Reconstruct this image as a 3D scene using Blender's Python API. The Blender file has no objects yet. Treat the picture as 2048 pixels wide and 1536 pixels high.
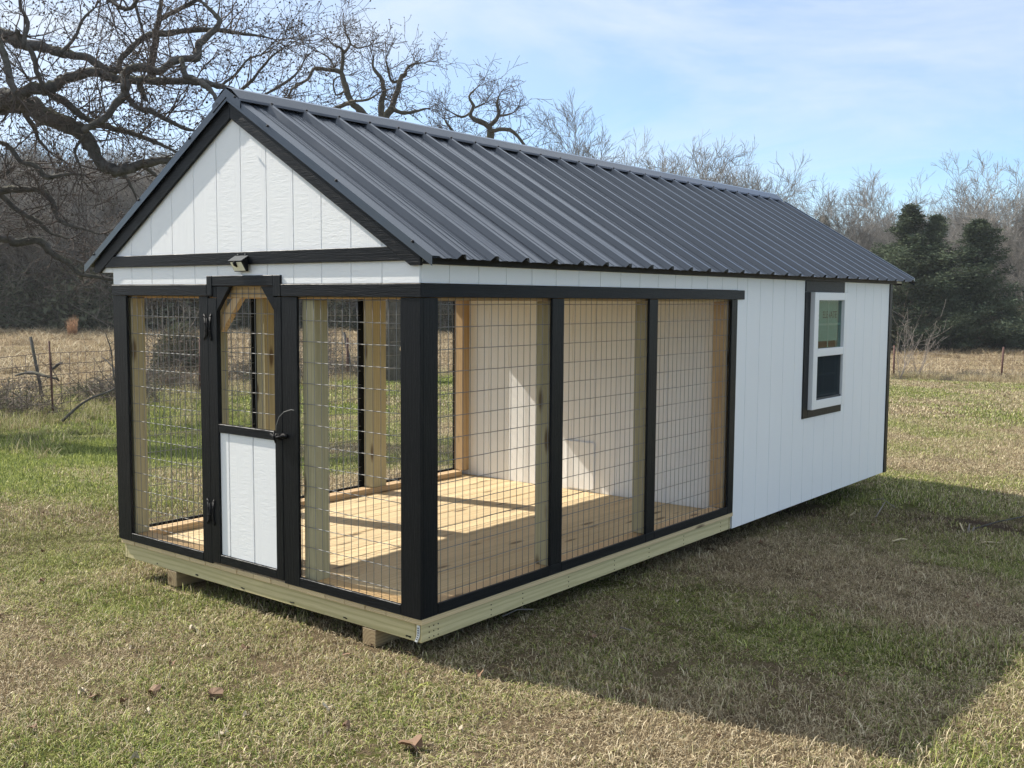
import bpy, bmesh, math, random
import numpy as np
from mathutils import Vector, Matrix
random.seed(7); np.random.seed(7)
S = bpy.context.scene; COL = S.collection
# ------------------------------------------------------------------ camera
W0, H0 = 2048, 1536
F, YAW, PIT, ROL = 2060.9, 0.6727, -0.0832, 0.0065
CAM = Vector((3.1318, -3.2839, 1.439))
fw = Vector((-math.sin(YAW)*math.cos(PIT), math.cos(YAW)*math.cos(PIT), math.sin(PIT)))
r0 = Vector((math.cos(YAW), math.sin(YAW), 0)); u0 = r0.cross(fw)
rt = math.cos(ROL)*r0 + math.sin(ROL)*u0; up = -math.sin(ROL)*r0 + math.cos(ROL)*u0
cd = bpy.data.cameras.new('camera'); cam = bpy.data.objects.new('camera', cd); COL.objects.link(cam)
cam.matrix_world = Matrix(((rt.x, up.x, -fw.x, CAM.x), (rt.y, up.y, -fw.y, CAM.y), (rt.z, up.z, -fw.z, CAM.z), (0, 0, 0, 1)))
cd.sensor_width = 36; cd.lens = F/W0*36; cd.clip_start = .05; cd.clip_end = 5000
S.camera = cam
# ------------------------------------------------------------------ light
TOSUN = Vector((-1.08, -.22, 1)).normalized()
EL = math.asin(TOSUN.z); AZ = math.atan2(TOSUN.x, TOSUN.y)
SUN_E, SKY_S, EXPO = 4.7, 0.118, 0.76
w = bpy.data.worlds.new('World'); S.world = w; w.use_nodes = True
wn = w.node_tree.nodes; wl = w.node_tree.links; wn.clear()
wo = wn.new('ShaderNodeOutputWorld'); bg = wn.new('ShaderNodeBackground'); sk = wn.new('ShaderNodeTexSky')
sk.sky_type = 'NISHITA'; sk.sun_disc = False; sk.sun_elevation = EL; sk.sun_rotation = AZ
sk.air_density = 1.0; sk.dust_density = .0; sk.ozone_density = 1.8; sk.altitude = 900
tc = wn.new('ShaderNodeTexCoord'); mp = wn.new('ShaderNodeMapping'); mp.inputs['Scale'].default_value = (1.2, 2.2, 7.0)
mp.inputs['Rotation'].default_value = (.12, .1, .5)
nz = wn.new('ShaderNodeTexNoise'); nz.inputs['Scale'].default_value = 1.3; nz.inputs['Detail'].default_value = 9; nz.inputs['Roughness'].default_value = .62; nz.inputs['Distortion'].default_value = .5
rp = wn.new('ShaderNodeMapRange'); rp.inputs['From Min'].default_value = .42; rp.inputs['From Max'].default_value = .74; rp.inputs['To Min'].default_value = .10; rp.inputs['To Max'].default_value = .72
mx = wn.new('ShaderNodeMix'); mx.data_type = 'RGBA'
# thin high cloud: a pale veil, brighter than the blue behind it
mx.inputs['B'].default_value = (4.5, 4.9, 5.45, 1)
# the veil thickens towards the sun
dt = wn.new('ShaderNodeVectorMath'); dt.operation = 'DOT_PRODUCT'; dt.inputs[1].default_value = tuple(TOSUN)
ad = wn.new('ShaderNodeMath'); ad.operation = 'MULTIPLY_ADD'; ad.inputs[1].default_value = .95; ad.inputs[2].default_value = -.30; ad.use_clamp = True
sm = wn.new('ShaderNodeMath'); sm.operation = 'ADD'; sm.use_clamp = True
# the cirrus sheet is seen thicker overhead than low over the trees
sx = wn.new('ShaderNodeSeparateXYZ'); ez = wn.new('ShaderNodeMapRange'); ez.inputs['From Min'].default_value = .12; ez.inputs['From Max'].default_value = .85; ez.inputs['To Min'].default_value = 0; ez.inputs['To Max'].default_value = .62
s2 = wn.new('ShaderNodeMath'); s2.operation = 'ADD'; s2.use_clamp = True
tn_ = wn.new('ShaderNodeMix'); tn_.data_type = 'RGBA'; tn_.blend_type = 'MULTIPLY'; tn_.inputs['Factor'].default_value = 1; tn_.inputs['B'].default_value = (.74, .87, .98, 1)
wl.new(tc.outputs['Generated'], mp.inputs['Vector']); wl.new(mp.outputs[0], nz.inputs['Vector'])
wl.new(nz.outputs['Fac'], rp.inputs['Value']); wl.new(tc.outputs['Generated'], dt.inputs[0]); wl.new(dt.outputs['Value'], ad.inputs[0]); wl.new(ad.outputs[0], sm.inputs[0]); wl.new(rp.outputs[0], sm.inputs[1]); wl.new(tc.outputs['Generated'], sx.inputs[0]); wl.new(sx.outputs['Z'], ez.inputs['Value']); wl.new(ez.outputs[0], s2.inputs[0]); wl.new(sm.outputs[0], s2.inputs[1]); wl.new(s2.outputs[0], mx.inputs['Factor']); wl.new(sk.outputs[0], tn_.inputs['A']); wl.new(tn_.outputs['Result'], mx.inputs['A'])
wl.new(mx.outputs['Result'], bg.inputs['Color']); wl.new(bg.outputs[0], wo.inputs[0])
bg.inputs['Strength'].default_value = SKY_S
sd = bpy.data.lights.new('sun', 'SUN'); so = bpy.data.objects.new('sun', sd); COL.objects.link(so)
sd.energy = SUN_E; sd.angle = math.radians(.53); sd.color = (1, .94, .84)
so.rotation_euler = TOSUN.to_track_quat('Z', 'Y').to_euler(); so.location = TOSUN*40
S.view_settings.view_transform = 'Standard'; S.view_settings.look = 'None'
S.view_settings.exposure = EXPO; S.view_settings.gamma = 1; S.view_settings.use_curve_mapping = False
S.render.engine = 'CYCLES'

# ------------------------------------------------------------------ helpers
def at(u, v, d):
    """the point seen at pixel u, v of the photograph at depth d"""
    return CAM + (fw + rt*((u-W0/2)/F) + up*((H0/2-v)/F))*d
WL = {}
def tag(o, label=None, cat=None, group=None, kind=None):
    if label: o['label'] = label
    if cat: o['category'] = cat
    if group: o['group'] = group
    if kind: o['kind'] = kind
    return o
def setp(o, loc, parent):
    loc = Vector(loc); WL[o.name] = loc
    o.location = loc - WL[parent.name] if parent is not None else loc
    if parent is not None: o.parent = parent
def empty(name, loc):
    o = bpy.data.objects.new(name, None); COL.objects.link(o); o.empty_display_size = .2; setp(o, loc, None); return o
def mobj(name, verts, faces, mat, parent=None, origin=(0, 0, 0), smooth=False):
    me = bpy.data.meshes.new(name); o3 = Vector(origin)
    v = np.asarray(verts, dtype=float).reshape(-1, 3) - np.array(o3)
    me.from_pydata(v.tolist(), [], faces); me.materials.append(mat); me.update()
    if smooth: me.shade_smooth()
    o = bpy.data.objects.new(name, me); COL.objects.link(o); setp(o, o3, parent); return o
def fast_mesh(name, V, T, mat, attr=None, attr_name='c', smooth=True):
    """V (n,3), T (m,3) triangles; attr: a float per vertex"""
    me = bpy.data.meshes.new(name); V = np.asarray(V, np.float32); T = np.asarray(T, np.int32)
    me.vertices.add(len(V)); me.vertices.foreach_set('co', V.ravel())
    me.loops.add(T.size); me.loops.foreach_set('vertex_index', T.ravel())
    me.polygons.add(len(T)); me.polygons.foreach_set('loop_start', np.arange(0, T.size, 3, dtype=np.int32))
    me.update(calc_edges=True); me.materials.append(mat)
    if attr is not None:
        a = me.attributes.new(attr_name, 'FLOAT', 'POINT'); a.data.foreach_set('value', np.asarray(attr, np.float32))
    if smooth: me.shade_smooth()
    return me
def link(name, me, loc=(0, 0, 0), parent=None, rz=0, sc=1):
    o = bpy.data.objects.new(name, me); COL.objects.link(o); setp(o, loc, parent); o.rotation_euler.z = rz
    o.scale = (sc, sc, sc) if not isinstance(sc, (tuple, list)) else sc; return o
def prism(name, poly, axis, a0, a1, mat, parent, bevel=.0015):
    """poly: 2-D outline, extruded along an axis from a0 to a1"""
    n = len(poly); V = []
    for a in (a0, a1):
        for p in poly:
            V.append({'x': (a, p[0], p[1]), 'y': (p[0], a, p[1]), 'z': (p[0], p[1], a)}[axis])
    V = [Vector(v) for v in V]; c = sum(V, Vector())/len(V)
    bm = bmesh.new(); bv = [bm.verts.new(v-c) for v in V]
    bm.faces.new(bv[:n]); bm.faces.new(bv[n:][::-1])
    for i in range(n): bm.faces.new((bv[i], bv[(i+1) % n], bv[n+(i+1) % n], bv[n+i]))
    bmesh.ops.recalc_face_normals(bm, faces=bm.faces[:])
    if bevel: bmesh.ops.bevel(bm, geom=bm.edges[:], offset=bevel, segments=1, affect='EDGES', clamp_overlap=True)
    me = bpy.data.meshes.new(name); bm.to_mesh(me); bm.free(); me.materials.append(mat)
    o = bpy.data.objects.new(name, me); COL.objects.link(o); setp(o, c, parent); return o
def box(name, x0, x1, y0, y1, z0, z1, mat, parent, bevel=.0015):
    return prism(name, [(x0, y0), (x1, y0), (x1, y1), (x0, y1)], 'z', z0, z1, mat, parent, bevel)
def frame_dirs(d):
    a = Vector((0, 0, 1)) if abs(d.z) < .9 else Vector((1, 0, 0))
    s = d.cross(a).normalized(); return s, s.cross(d).normalized()
class Tubes:
    def __init__(s): s.V = []; s.T = []; s.A = []; s.n = 0
    def add(s, pts, rad, sides=5, a=.5, jit=0, cap=True):
        k = len(pts); prev = None
        for i in range(k):
            p = pts[i]
            d = (pts[min(i+1, k-1)]-pts[max(i-1, 0)])
            if d.length < 1e-9: d = Vector((0, 0, 1))
            d.normalize()
            if prev is None: sd_, q = frame_dirs(d)
            else:
                sd_ = prev - d*prev.dot(d)
                if sd_.length < 1e-6: sd_, q = frame_dirs(d)
                sd_.normalize(); q = sd_.cross(d).normalized()
            prev = sd_
            for j in range(sides):
                an = 2*math.pi*j/sides; r = rad[i]*(1+(random.uniform(-jit, jit) if jit else 0))
                s.V.append(p + sd_*(math.cos(an)*r) + q*(math.sin(an)*r)); s.A.append(a)
        b = s.n
        for i in range(k-1):
            for j in range(sides):
                j2 = (j+1) % sides; q0 = b+i*sides+j; q1 = b+i*sides+j2; q2 = q1+sides; q3 = q0+sides
                s.T.append((q0, q1, q2)); s.T.append((q0, q2, q3))
        if cap:
            for j in range(1, sides-1):
                s.T.append((b, b+j+1, b+j)); e = b+(k-1)*sides; s.T.append((e, e+j, e+j+1))
        s.n += k*sides
    def mesh(s, name, mat, origin=(0, 0, 0), smooth=True):
        V = np.array([tuple(v) for v in s.V]) - np.array(tuple(origin))
        return fast_mesh(name, V, s.T, mat, s.A, smooth=smooth)

# ------------------------------------------------------------------ materials
class N:
    def __init__(s, name):
        s.m = bpy.data.materials.new(name); s.m.use_nodes = True; s.t = s.m.node_tree; s.t.nodes.clear()
        s.out = s.t.nodes.new('ShaderNodeOutputMaterial')
    def n(s, typ, **kw):
        nd = s.t.nodes.new('ShaderNode'+typ)
        for k, v in kw.items():
            if k in ('ins',):
                for a, b in v.items():
                    if isinstance(b, bpy.types.NodeSocket): s.t.links.new(b, nd.inputs[a])
                    else: nd.inputs[a].default_value = b
            else: setattr(nd, k, v)
        return nd
    def mix(s, f, a, b, mode='MIX'):
        nd = s.n('Mix', data_type='RGBA', blend_type=mode); 
        for k, v in (('Factor', f), ('A', a), ('B', b)):
            if isinstance(v, bpy.types.NodeSocket): s.t.links.new(v, nd.inputs[k])
            else: nd.inputs[k].default_value = v if k == 'Factor' else (*v, 1) if len(v) == 3 else v
        return nd.outputs['Result']
    def math(s, op, a, b=0., c=0.):
        nd = s.n('Math', operation=op)
        for i, v in enumerate((a, b, c)):
            if isinstance(v, bpy.types.NodeSocket): s.t.links.new(v, nd.inputs[i])
            else: nd.inputs[i].default_value = v
        return nd.outputs[0]
    def noise(s, vec, scale, detail=4, rough=.55, dist=0):
        nd = s.n('TexNoise', ins={'Scale': scale, 'Detail': detail, 'Roughness': rough, 'Distortion': dist})
        if vec is not None: s.t.links.new(vec, nd.inputs['Vector'])
        return nd.outputs['Fac']
    def mapv(s, vec, scale, loc=(0, 0, 0)):
        nd = s.n('Mapping', ins={'Scale': scale, 'Location': loc}); s.t.links.new(vec, nd.inputs['Vector']); return nd.outputs[0]
    def rng(s, v, a, b, c=0., d=1.):
        nd = s.n('MapRange', ins={'From Min': a, 'From Max': b, 'To Min': c, 'To Max': d}); s.t.links.new(v, nd.inputs['Value']); return nd.outputs[0]
    def bump(s, h, strength, dist=.005):
        return s.n('Bump', ins={'Height': h, 'Strength': strength, 'Distance': dist}).outputs[0]
    def bsdf(s, color, rough=.6, normal=None, metal=0, spec=.5, **ex):
        b = s.n('BsdfPrincipled')
        for k, v in {'Base Color': color, 'Roughness': rough, 'Metallic': metal, 'Specular IOR Level': spec, **ex}.items():
            if isinstance(v, bpy.types.NodeSocket): s.t.links.new(v, b.inputs[k])
            else: b.inputs[k].default_value = (*v, 1) if isinstance(v, tuple) and len(v) == 3 else v
        if normal is not None: s.t.links.new(normal, b.inputs['Normal'])
        s.t.links.new(b.outputs[0], s.out.inputs[0]); return b
    def pos(s): return s.n('NewGeometry').outputs['Position']
    def obj(s): return s.n('TexCoord').outputs['Object']
    def attr(s, name, typ='GEOMETRY'): return s.n('Attribute', attribute_name=name, attribute_type=typ).outputs['Fac']
    def rand(s): return s.n('ObjectInfo').outputs['Random']

def wood(name, light, dark, axis='y', rough=.62, ring=95, green=0., knots=True):
    m = N(name); o = m.obj(); r = m.rand()
    sc = {'x': (.09, 1, 1), 'y': (1, .09, 1), 'z': (1, 1, .09)}[axis]
    flat = {'x': (0, 1, 1), 'y': (1, 0, 1), 'z': (1, 1, 0)}[axis]
    off = m.n('CombineXYZ', ins={0: m.rng(r, 0, 1, -.10, .10), 1: m.rng(m.math('FRACT', m.math('MULTIPLY', r, 7.3)), 0, 1, -.10, .10), 2: m.rng(m.math('FRACT', m.math('MULTIPLY', r, 3.7)), 0, 1, .03, .09)}).outputs[0]
    far = m.n('VectorMath', operation='SCALE', ins={0: m.n('CombineXYZ', ins={0: r, 1: m.math('FRACT', m.math('MULTIPLY', r, 13.)), 2: r}).outputs[0], 'Scale': 40.}).outputs[0]
    oo = m.n('VectorMath', operation='ADD', ins={0: o, 1: far}).outputs[0]
    s1 = m.mapv(oo, sc)
    wob = m.noise(s1, 9, 2, .5)
    p = m.n('VectorMath', operation='MULTIPLY', ins={0: m.n('VectorMath', operation='ADD', ins={0: o, 1: off}).outputs[0], 1: flat}).outputs[0]
    dist = m.n('VectorMath', operation='LENGTH', ins={0: p}).outputs['Value']
    d2 = m.math('ADD', m.math('MULTIPLY', dist, ring*6.28), m.math('MULTIPLY', wob, 16.))
    ringv = m.rng(m.math('SINE', d2), -1, 1)
    ringv = m.math('POWER', ringv, 2.2)
    fib = m.noise(m.mapv(oo, tuple(220 if k == 1 else 7 for k in flat)), 1, 3, .6)
    blot = m.noise(m.mapv(oo, tuple(9 if k == 1 else 2.2 for k in flat)), 1, 3, .6)
    c = m.mix(m.math('MULTIPLY', ringv, .75), light, dark)
    c = m.mix(m.rng(fib, .35, .75, 0, .35), c, tuple(x*.62 for x in dark))
    c = m.mix(m.rng(blot, .45, .72, 0, .28), c, tuple(x*.8 for x in light))
    if knots:
        vo = m.n('TexVoronoi', ins={'Scale': 1., 'Vector': m.mapv(oo, tuple(9 if k == 1 else 2.4 for k in flat))})
        kn = m.rng(vo.outputs['Distance'], .10, .2, 1, 0)
        c = m.mix(m.math('MULTIPLY', kn, .8), c, (.085, .045, .02))
    hs = m.n('HueSaturation', ins={'Color': c, 'Value': m.rng(m.math('FRACT', m.math('MULTIPLY', r, 5.1)), 0, 1, .9, 1.07)}).outputs[0]
    h = m.math('ADD', m.math('MULTIPLY', fib, .7), m.math('MULTIPLY', ringv, .3))
    m.bsdf(hs, rough, m.bump(h, .35, .0012), spec=.3); return m.m
W_DECK = wood('deck_pine', (.72, .57, .34), (.58, .42, .23))
W_RIM_Y = wood('treated_pine_y', (.66, .57, .32), (.50, .43, .22), 'y', ring=60, knots=False)
W_RIM_X = wood('treated_pine_x', (.66, .57, .32), (.46, .40, .19), 'x', ring=55, knots=False)
W_POST = wood('treated_post', (.50, .44, .27), (.38, .33, .19), 'z', ring=70)
W_STUD = wood('stud_pine', (.60, .42, .23), (.46, .29, .14), 'z', ring=80)
W_PL_Y = wood('plate_pine_y', (.64, .46, .26), (.46, .29, .15), 'y', ring=80)
W_PL_X = wood('plate_pine_x', (.58, .40, .20), (.40, .24, .10), 'x', ring=80)
W_SKID = wood('skid_timber', (.36, .27, .15), (.22, .15, .08), 'y', ring=60)

def siding_mat():
    m = N('white_embossed_siding'); p = m.pos(); r = m.rand()
    sh = m.n('VectorMath', operation='ADD', ins={0: p, 1: m.n('CombineXYZ', ins={2: m.math('MULTIPLY', r, 30.)}).outputs[0]}).outputs[0]
    rip = m.noise(m.mapv(sh, (13, 13, 62)), 1, 4, .65, .6)
    ver = m.noise(m.mapv(sh, (150, 150, 4.5)), 1, 3, .65, .3)
    msk = m.rng(m.noise(m.mapv(sh, (9, 9, 1.1)), 1, 2, .5), .42, .58)
    h = m.n('Mix', data_type='FLOAT', ins={0: msk, 2: rip, 3: ver}).outputs[0]
    big = m.noise(m.mapv(p, (2.5, 2.5, 1.2)), 1, 3, .5)
    c = m.mix(big, (.86, .86, .85), (.82, .825, .825))
    m.bsdf(c, .42, m.bump(h, .38, .0045), spec=.45); return m.m
def black_mat(name, axis):
    m = N(name); p = m.pos(); r = m.rand()
    sc = {'x': (7, 110, 110), 'y': (110, 7, 110), 'z': (110, 110, 7)}[axis]
    sh = m.n('VectorMath', operation='ADD', ins={0: p, 1: m.n('CombineXYZ', ins={0: m.math('MULTIPLY', r, 9.), 1: m.math('MULTIPLY', r, 17.), 2: m.math('MULTIPLY', r, 30.)}).outputs[0]}).outputs[0]
    h = m.noise(m.mapv(sh, sc), 1, 3, .6, 1.2)
    h2 = m.noise(sh, 160, 2, .5)
    hh = m.math('ADD', h, m.math('MULTIPLY', h2, .25))
    c = m.mix(m.noise(sh, 6, 2), (.003, .004, .006), (.007, .0085, .011))
    m.bsdf(c, .40, m.bump(hh, .7, .0032), spec=.18); return m.m
SIDING = siding_mat()
BX, BY, BZ = black_mat('black_paint_x', 'x'), black_mat('black_paint_y', 'y'), black_mat('black_paint_z', 'z')
def roof_mat():
    m = N('charcoal_roof_metal'); p = m.pos()
    n1 = m.noise(p, 3, 4, .6); n2 = m.noise(m.mapv(p, (14, 60, 14)), 1, 3, .6)
    c = m.mix(n1, (.042, .051, .066), (.064, .075, .094))
    rr = m.rng(m.math('ADD', n1, m.math('MULTIPLY', n2, .4)), .4, 1., .15, .28)
    m.bsdf(c, rr, m.bump(m.noise(p, 7, 2), .12, .01), metal=.35, spec=.6); return m.m
ROOF = roof_mat()
def simple(name, c, rough=.6, metal=0, spec=.5, var=.15, scale=20, bump=0):
    m = N(name); o = m.obj(); n = m.noise(o, scale, 4)
    col = m.mix(n, tuple(x*(1-var) for x in c), tuple(x*(1+var) for x in c))
    m.bsdf(col, rough, m.bump(n, bump, .003) if bump else None, metal=metal, spec=spec); return m.m
WIRE = simple('galvanised_wire', (.21, .21, .20), .5, .2, .4)
WIRE_OLD = simple('weathered_fence_wire', (.07, .05, .045), .7, .3)
VINYL = simple('white_vinyl', (.80, .80, .79), .35, var=.02)
HARD = simple('black_hardware', (.007, .007, .008), .6, 0, .15)
RUST = simple('rusty_steel', (.12, .06, .05), .8, .2, var=.35, bump=.4)
ROOM_SHADE = simple('painted_room_shade', (.035, .045, .045), .8)  # near-black colour standing in for the shade of the closed room
INTW = simple('bare_sheathing', (.34, .25, .15), .8, bump=.2)
SCREEN = simple('insect_screen', (.035, .04, .045), .55)
LENS = simple('lamp_lens', (.93, .90, .74), .3, var=.1, scale=90)
SOLAR = simple('solar_cell', (.10, .105, .11), .85, spec=.1, var=.5, scale=220)
PAPER = simple('sticker_paper', (.50, .62, .59), .7, var=.06)
PINK = simple('ink_black', (.02, .02, .02), .6)
TAG = simple('white_tag', (.72, .73, .72), .5, var=.05)
def glass_mat():
    m = N('window_glass'); g = m.n('BsdfGlossy', ins={'Roughness': .02, 'Color': (.9, .95, .95, 1)}); t = m.n('BsdfTransparent', ins={'Color': (.62, .74, .70, 1)})
    fr = m.n('Fresnel', ins={'IOR': 1.5}); f = m.math('MULTIPLY', m.math('MULTIPLY', fr.outputs[0], .75), m.math('SUBTRACT', 1., m.n('NewGeometry').outputs['Backfacing']))
    mxs = m.n('MixShader'); m.t.links.new(f, mxs.inputs[0]); m.t.links.new(t.outputs[0], mxs.inputs[1]); m.t.links.new(g.outputs[0], mxs.inputs[2])
    m.t.links.new(mxs.outputs[0], m.out.inputs[0]); return m.m
GLASS = glass_mat()
def screen_mat():
    m = N('insect_screen_mesh'); d = m.n('BsdfDiffuse', ins={'Color': (.04, .05, .055, 1)}); t = m.n('BsdfTransparent'); x = m.n('MixShader', ins={0: .6})
    m.t.links.new(t.outputs[0], x.inputs[1]); m.t.links.new(d.outputs[0], x.inputs[2]); m.t.links.new(x.outputs[0], m.out.inputs[0]); return m.m
MESHS = screen_mat()
def bark_mat(name, c1, c2, moss=0.):
    m = N(name); p = m.pos(); n = m.noise(p, 9, 6, .7, .5); n2 = m.noise(p, 1.6, 3)
    c = m.mix(m.rng(n, .3, .7), c1, c2)
    if moss:
        nr = m.n('SeparateXYZ', ins={0: m.n('NewGeometry').outputs['Normal']}).outputs[2]
        mk = m.math('MULTIPLY', m.rng(nr, .1, .9), m.rng(n2, .45, .62, 0, moss))
        c = m.mix(mk, c, (.085, .085, .035))
    m.bsdf(c, .85, m.bump(n, .9, .03), spec=.2); return m.m
BARK = bark_mat('oak_bark', (.038, .036, .034), (.14, .13, .12), .7)
BARK2 = bark_mat('oak_bark_mossy', (.05, .045, .035), (.14, .125, .10), .8)
def twig_mat(name, c1, c2):
    m = N(name); a = m.attr('c'); r = m.rand(); n = m.noise(m.pos(), .35, 2)
    f = m.math('ADD', m.math('MULTIPLY', a, .6), m.math('MULTIPLY', r, .4))
    c = m.mix(f, c1, c2); c = m.mix(m.rng(n, .4, .65, 0, .3), c, tuple(x*.6 for x in c1))
    m.bsdf(c, .85, spec=.15); return m.m
TWIG = twig_mat('oak_twigs', (.055, .045, .042), (.13, .105, .092))
FARTW = twig_mat('far_tree_twigs', (.115, .108, .098), (.40, .375, .34))
WHTW = twig_mat('pale_twigs', (.20, .17, .15), (.34, .30, .27))
BRUSH = twig_mat('brush_twigs', (.12, .10, .085), (.26, .22, .18))
def leaf_mat(name, c1, c2, tr=.25):
    m = N(name); a = m.attr('c'); c = m.mix(a, c1, c2)
    d = m.n('BsdfDiffuse', ins={'Color': c}); t = m.n('BsdfTranslucent', ins={'Color': c})
    x = m.n('MixShader', ins={0: tr}); m.t.links.new(d.outputs[0], x.inputs[1]); m.t.links.new(t.outputs[0], x.inputs[2]); m.t.links.new(x.outputs[0], m.out.inputs[0]); return m.m
CEDAR = leaf_mat('cedar_foliage', (.022, .038, .025), (.15, .18, .115), .15)
UNDER = leaf_mat('undergrowth_foliage', (.060, .072, .045), (.155, .155, .100), .2)
DEADLEAF = simple('dead_leaf', (.22, .13, .075), .75, var=.3, scale=40)
PALELEAF = simple('pale_leaf', (.5, .42, .3), .75, var=.2, scale=40)
SPLIT = simple('split_pale_wood', (.55, .45, .28), .75, var=.2, scale=60)

# ------------------------------------------------------------------ ground shape
CP = [(3, -3, -.2), (0, 0, -.205), (-2.2, 0, -.245), (2, 3, -.25), (1.1, 7, -.36), (-.4, 6.7, -.30), (-2.5, 6, -.34), (-6, 0, -.33), (7, 1, -.22), (0, -8, -.2), (8, -6, -.2), (-5, -8, -.25), (12, 6, -.4)]
for u, v, d in [(107, 838, 18.2), (1787, 757, 32), (2002, 762, 31), (60, 657, 62), (220, 658, 62), (860, 668, 60), (1990, 695, 68), (1800, 692, 68), (785, 762, 25), (-250, 900, 14.5), (1500, 720, 55), (20, 705, 40), (2300, 700, 60)]:
    q = at(u, v, d); CP.append(tuple(q))
for a in range(0, 360, 45): CP.append((3+150*math.cos(math.radians(a)), -3+150*math.sin(math.radians(a)), -1.6))
CP = np.array(CP)
def _phi(r): return np.sqrt(r*r+9.)
_n = len(CP); _A = np.zeros((_n+1, _n+1)); _A[:_n, :_n] = _phi(np.linalg.norm(CP[:, None, :2]-CP[None, :, :2], axis=2)); _A[:_n, _n] = 1; _A[_n, :_n] = 1
_w = np.linalg.solve(_A, np.append(CP[:, 2], 0))
_tab = np.random.RandomState(3).rand(256, 256)
def vnoise(x, y, s):
    x = np.asarray(x)/s; y = np.asarray(y)/s; xi = np.floor(x).astype(int); yi = np.floor(y).astype(int); fx = x-xi; fy = y-yi
    fx = fx*fx*(3-2*fx); fy = fy*fy*(3-2*fy)
    g = lambda a, b: _tab[a % 256, b % 256]
    return (g(xi, yi)*(1-fx)+g(xi+1, yi)*fx)*(1-fy)+(g(xi, yi+1)*(1-fx)+g(xi+1, yi+1)*fx)*fy
def fbm(x, y, s, o=4):
    t = 0; a = 1; tot = 0
    for i in range(o): t = t+a*vnoise(x+i*17.3, y-i*9.1, s/2**i); tot += a; a *= .55
    return t/tot
def gz(x, y):
    x = np.atleast_1d(np.asarray(x, float)); y = np.atleast_1d(np.asarray(y, float))
    r = np.sqrt((x[:, None]-CP[None, :, 0])**2+(y[:, None]-CP[None, :, 1])**2)
    z = _phi(r)@_w[:_n]+_w[_n]
    rc = np.hypot(x-CAM.x, y-CAM.y); far = np.clip((rc-95)/60, 0, 1); z = z*(1-far)-1.6*far
    amp = .016+.10*np.clip((rc-18)/40, 0, 1)
    return z+(fbm(x, y, 1.7, 4)-.5)*2*amp*(1-far*.5)+(fbm(x+50, y, .35, 2)-.5)*.02
def g1(x, y): return float(gz(x, y)[0])
def hit(u, v, lo=2.5, hi=120):
    """where the sight line of a pixel meets the ground"""
    a = lo
    for _ in range(500):
        p = at(u, v, a)
        if p.z < g1(p.x, p.y): break
        a *= 1.01
    b = a/1.01
    for _ in range(12):
        m_ = (a+b)/2; p = at(u, v, m_)
        if p.z < g1(p.x, p.y): a = m_
        else: b = m_
    p = at(u, v, a); p.z = g1(p.x, p.y); return p
# fence line (also the border between lawn and field)
FPX = [(-260, 850, 16.5), (107, 838, 18.2), (400, 800, 22), (695, 770, 26), (1100, 757, 29), (1440, 754, 31), (1787, 757, 32), (2002, 762, 31), (2260, 765, 31)]
FP = [Vector((at(*q).x, at(*q).y, 0)) for q in FPX]
FA = np.array([(p.x, p.y) for p in FP])
def fdist(x, y):
    """signed distance to the fence: positive = field side"""
    best = np.full(x.shape, 1e9); sg = np.zeros(x.shape)
    for a, b in zip(FA[:-1], FA[1:]):
        d = b-a; t = np.clip(((x-a[0])*d[0]+(y-a[1])*d[1])/(d@d), 0, 1)
        px = a[0]+t*d[0]-x; py = a[1]+t*d[1]-y; dd = np.hypot(px, py); s = np.sign(d[0]*(y-a[1])-d[1]*(x-a[0]))
        m_ = dd < best; best = np.where(m_, dd, best); sg = np.where(m_, s, sg)
    return best*sg
LUSH = [hit(160, 850), hit(90, 930), hit(200, 900), hit(430, 790), hit(880, 760)]
def greenness(x, y):
    x = np.asarray(x, float); y = np.asarray(y, float)
    g = .25+1.9*(fbm(x, y, 1.35, 4)-.50)
    g += .45*(fbm(x+90, y+40, 5.5, 3)-.5)
    fd = fdist(x, y)
    for l in LUSH: g += .72*np.exp(-((x-l.x)**2+(y-l.y)**2)/(2*1.5**2))*(.4+1.2*fbm(x-20, y+11, .9, 3))
    g += .10*np.clip((np.hypot(x-CAM.x, y-CAM.y)-9)/10, 0, 1)*(fd < 0)
    # the open field beyond the fence is dormant
    g = np.where(fd > 0, g*np.clip(1-fd/7, .12, 1)-.12*np.clip(fd/7, 0, 1), g)
    return np.clip(g, 0, 1)
def bare(x, y):
    """brown worn soil beside the far end of the building"""
    b = np.zeros(np.shape(x))
    for u, v, s in [(1985, 1052, .38), (1880, 1042, .30), (1750, 1040, .45), (1640, 1040, .4)]:
        c = hit(u, v); b = np.maximum(b, np.exp(-((x-c.x)**2+(y-c.y)**2)/(2*s*s)))
    c = hit(60, 1060); b = np.maximum(b, .5*np.exp(-((x-c.x)**2+(y-c.y)**2)/(2*.8**2)))
    return np.clip(b*.95*(.5+fbm(x, y, .5, 3)), 0, 1)

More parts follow.
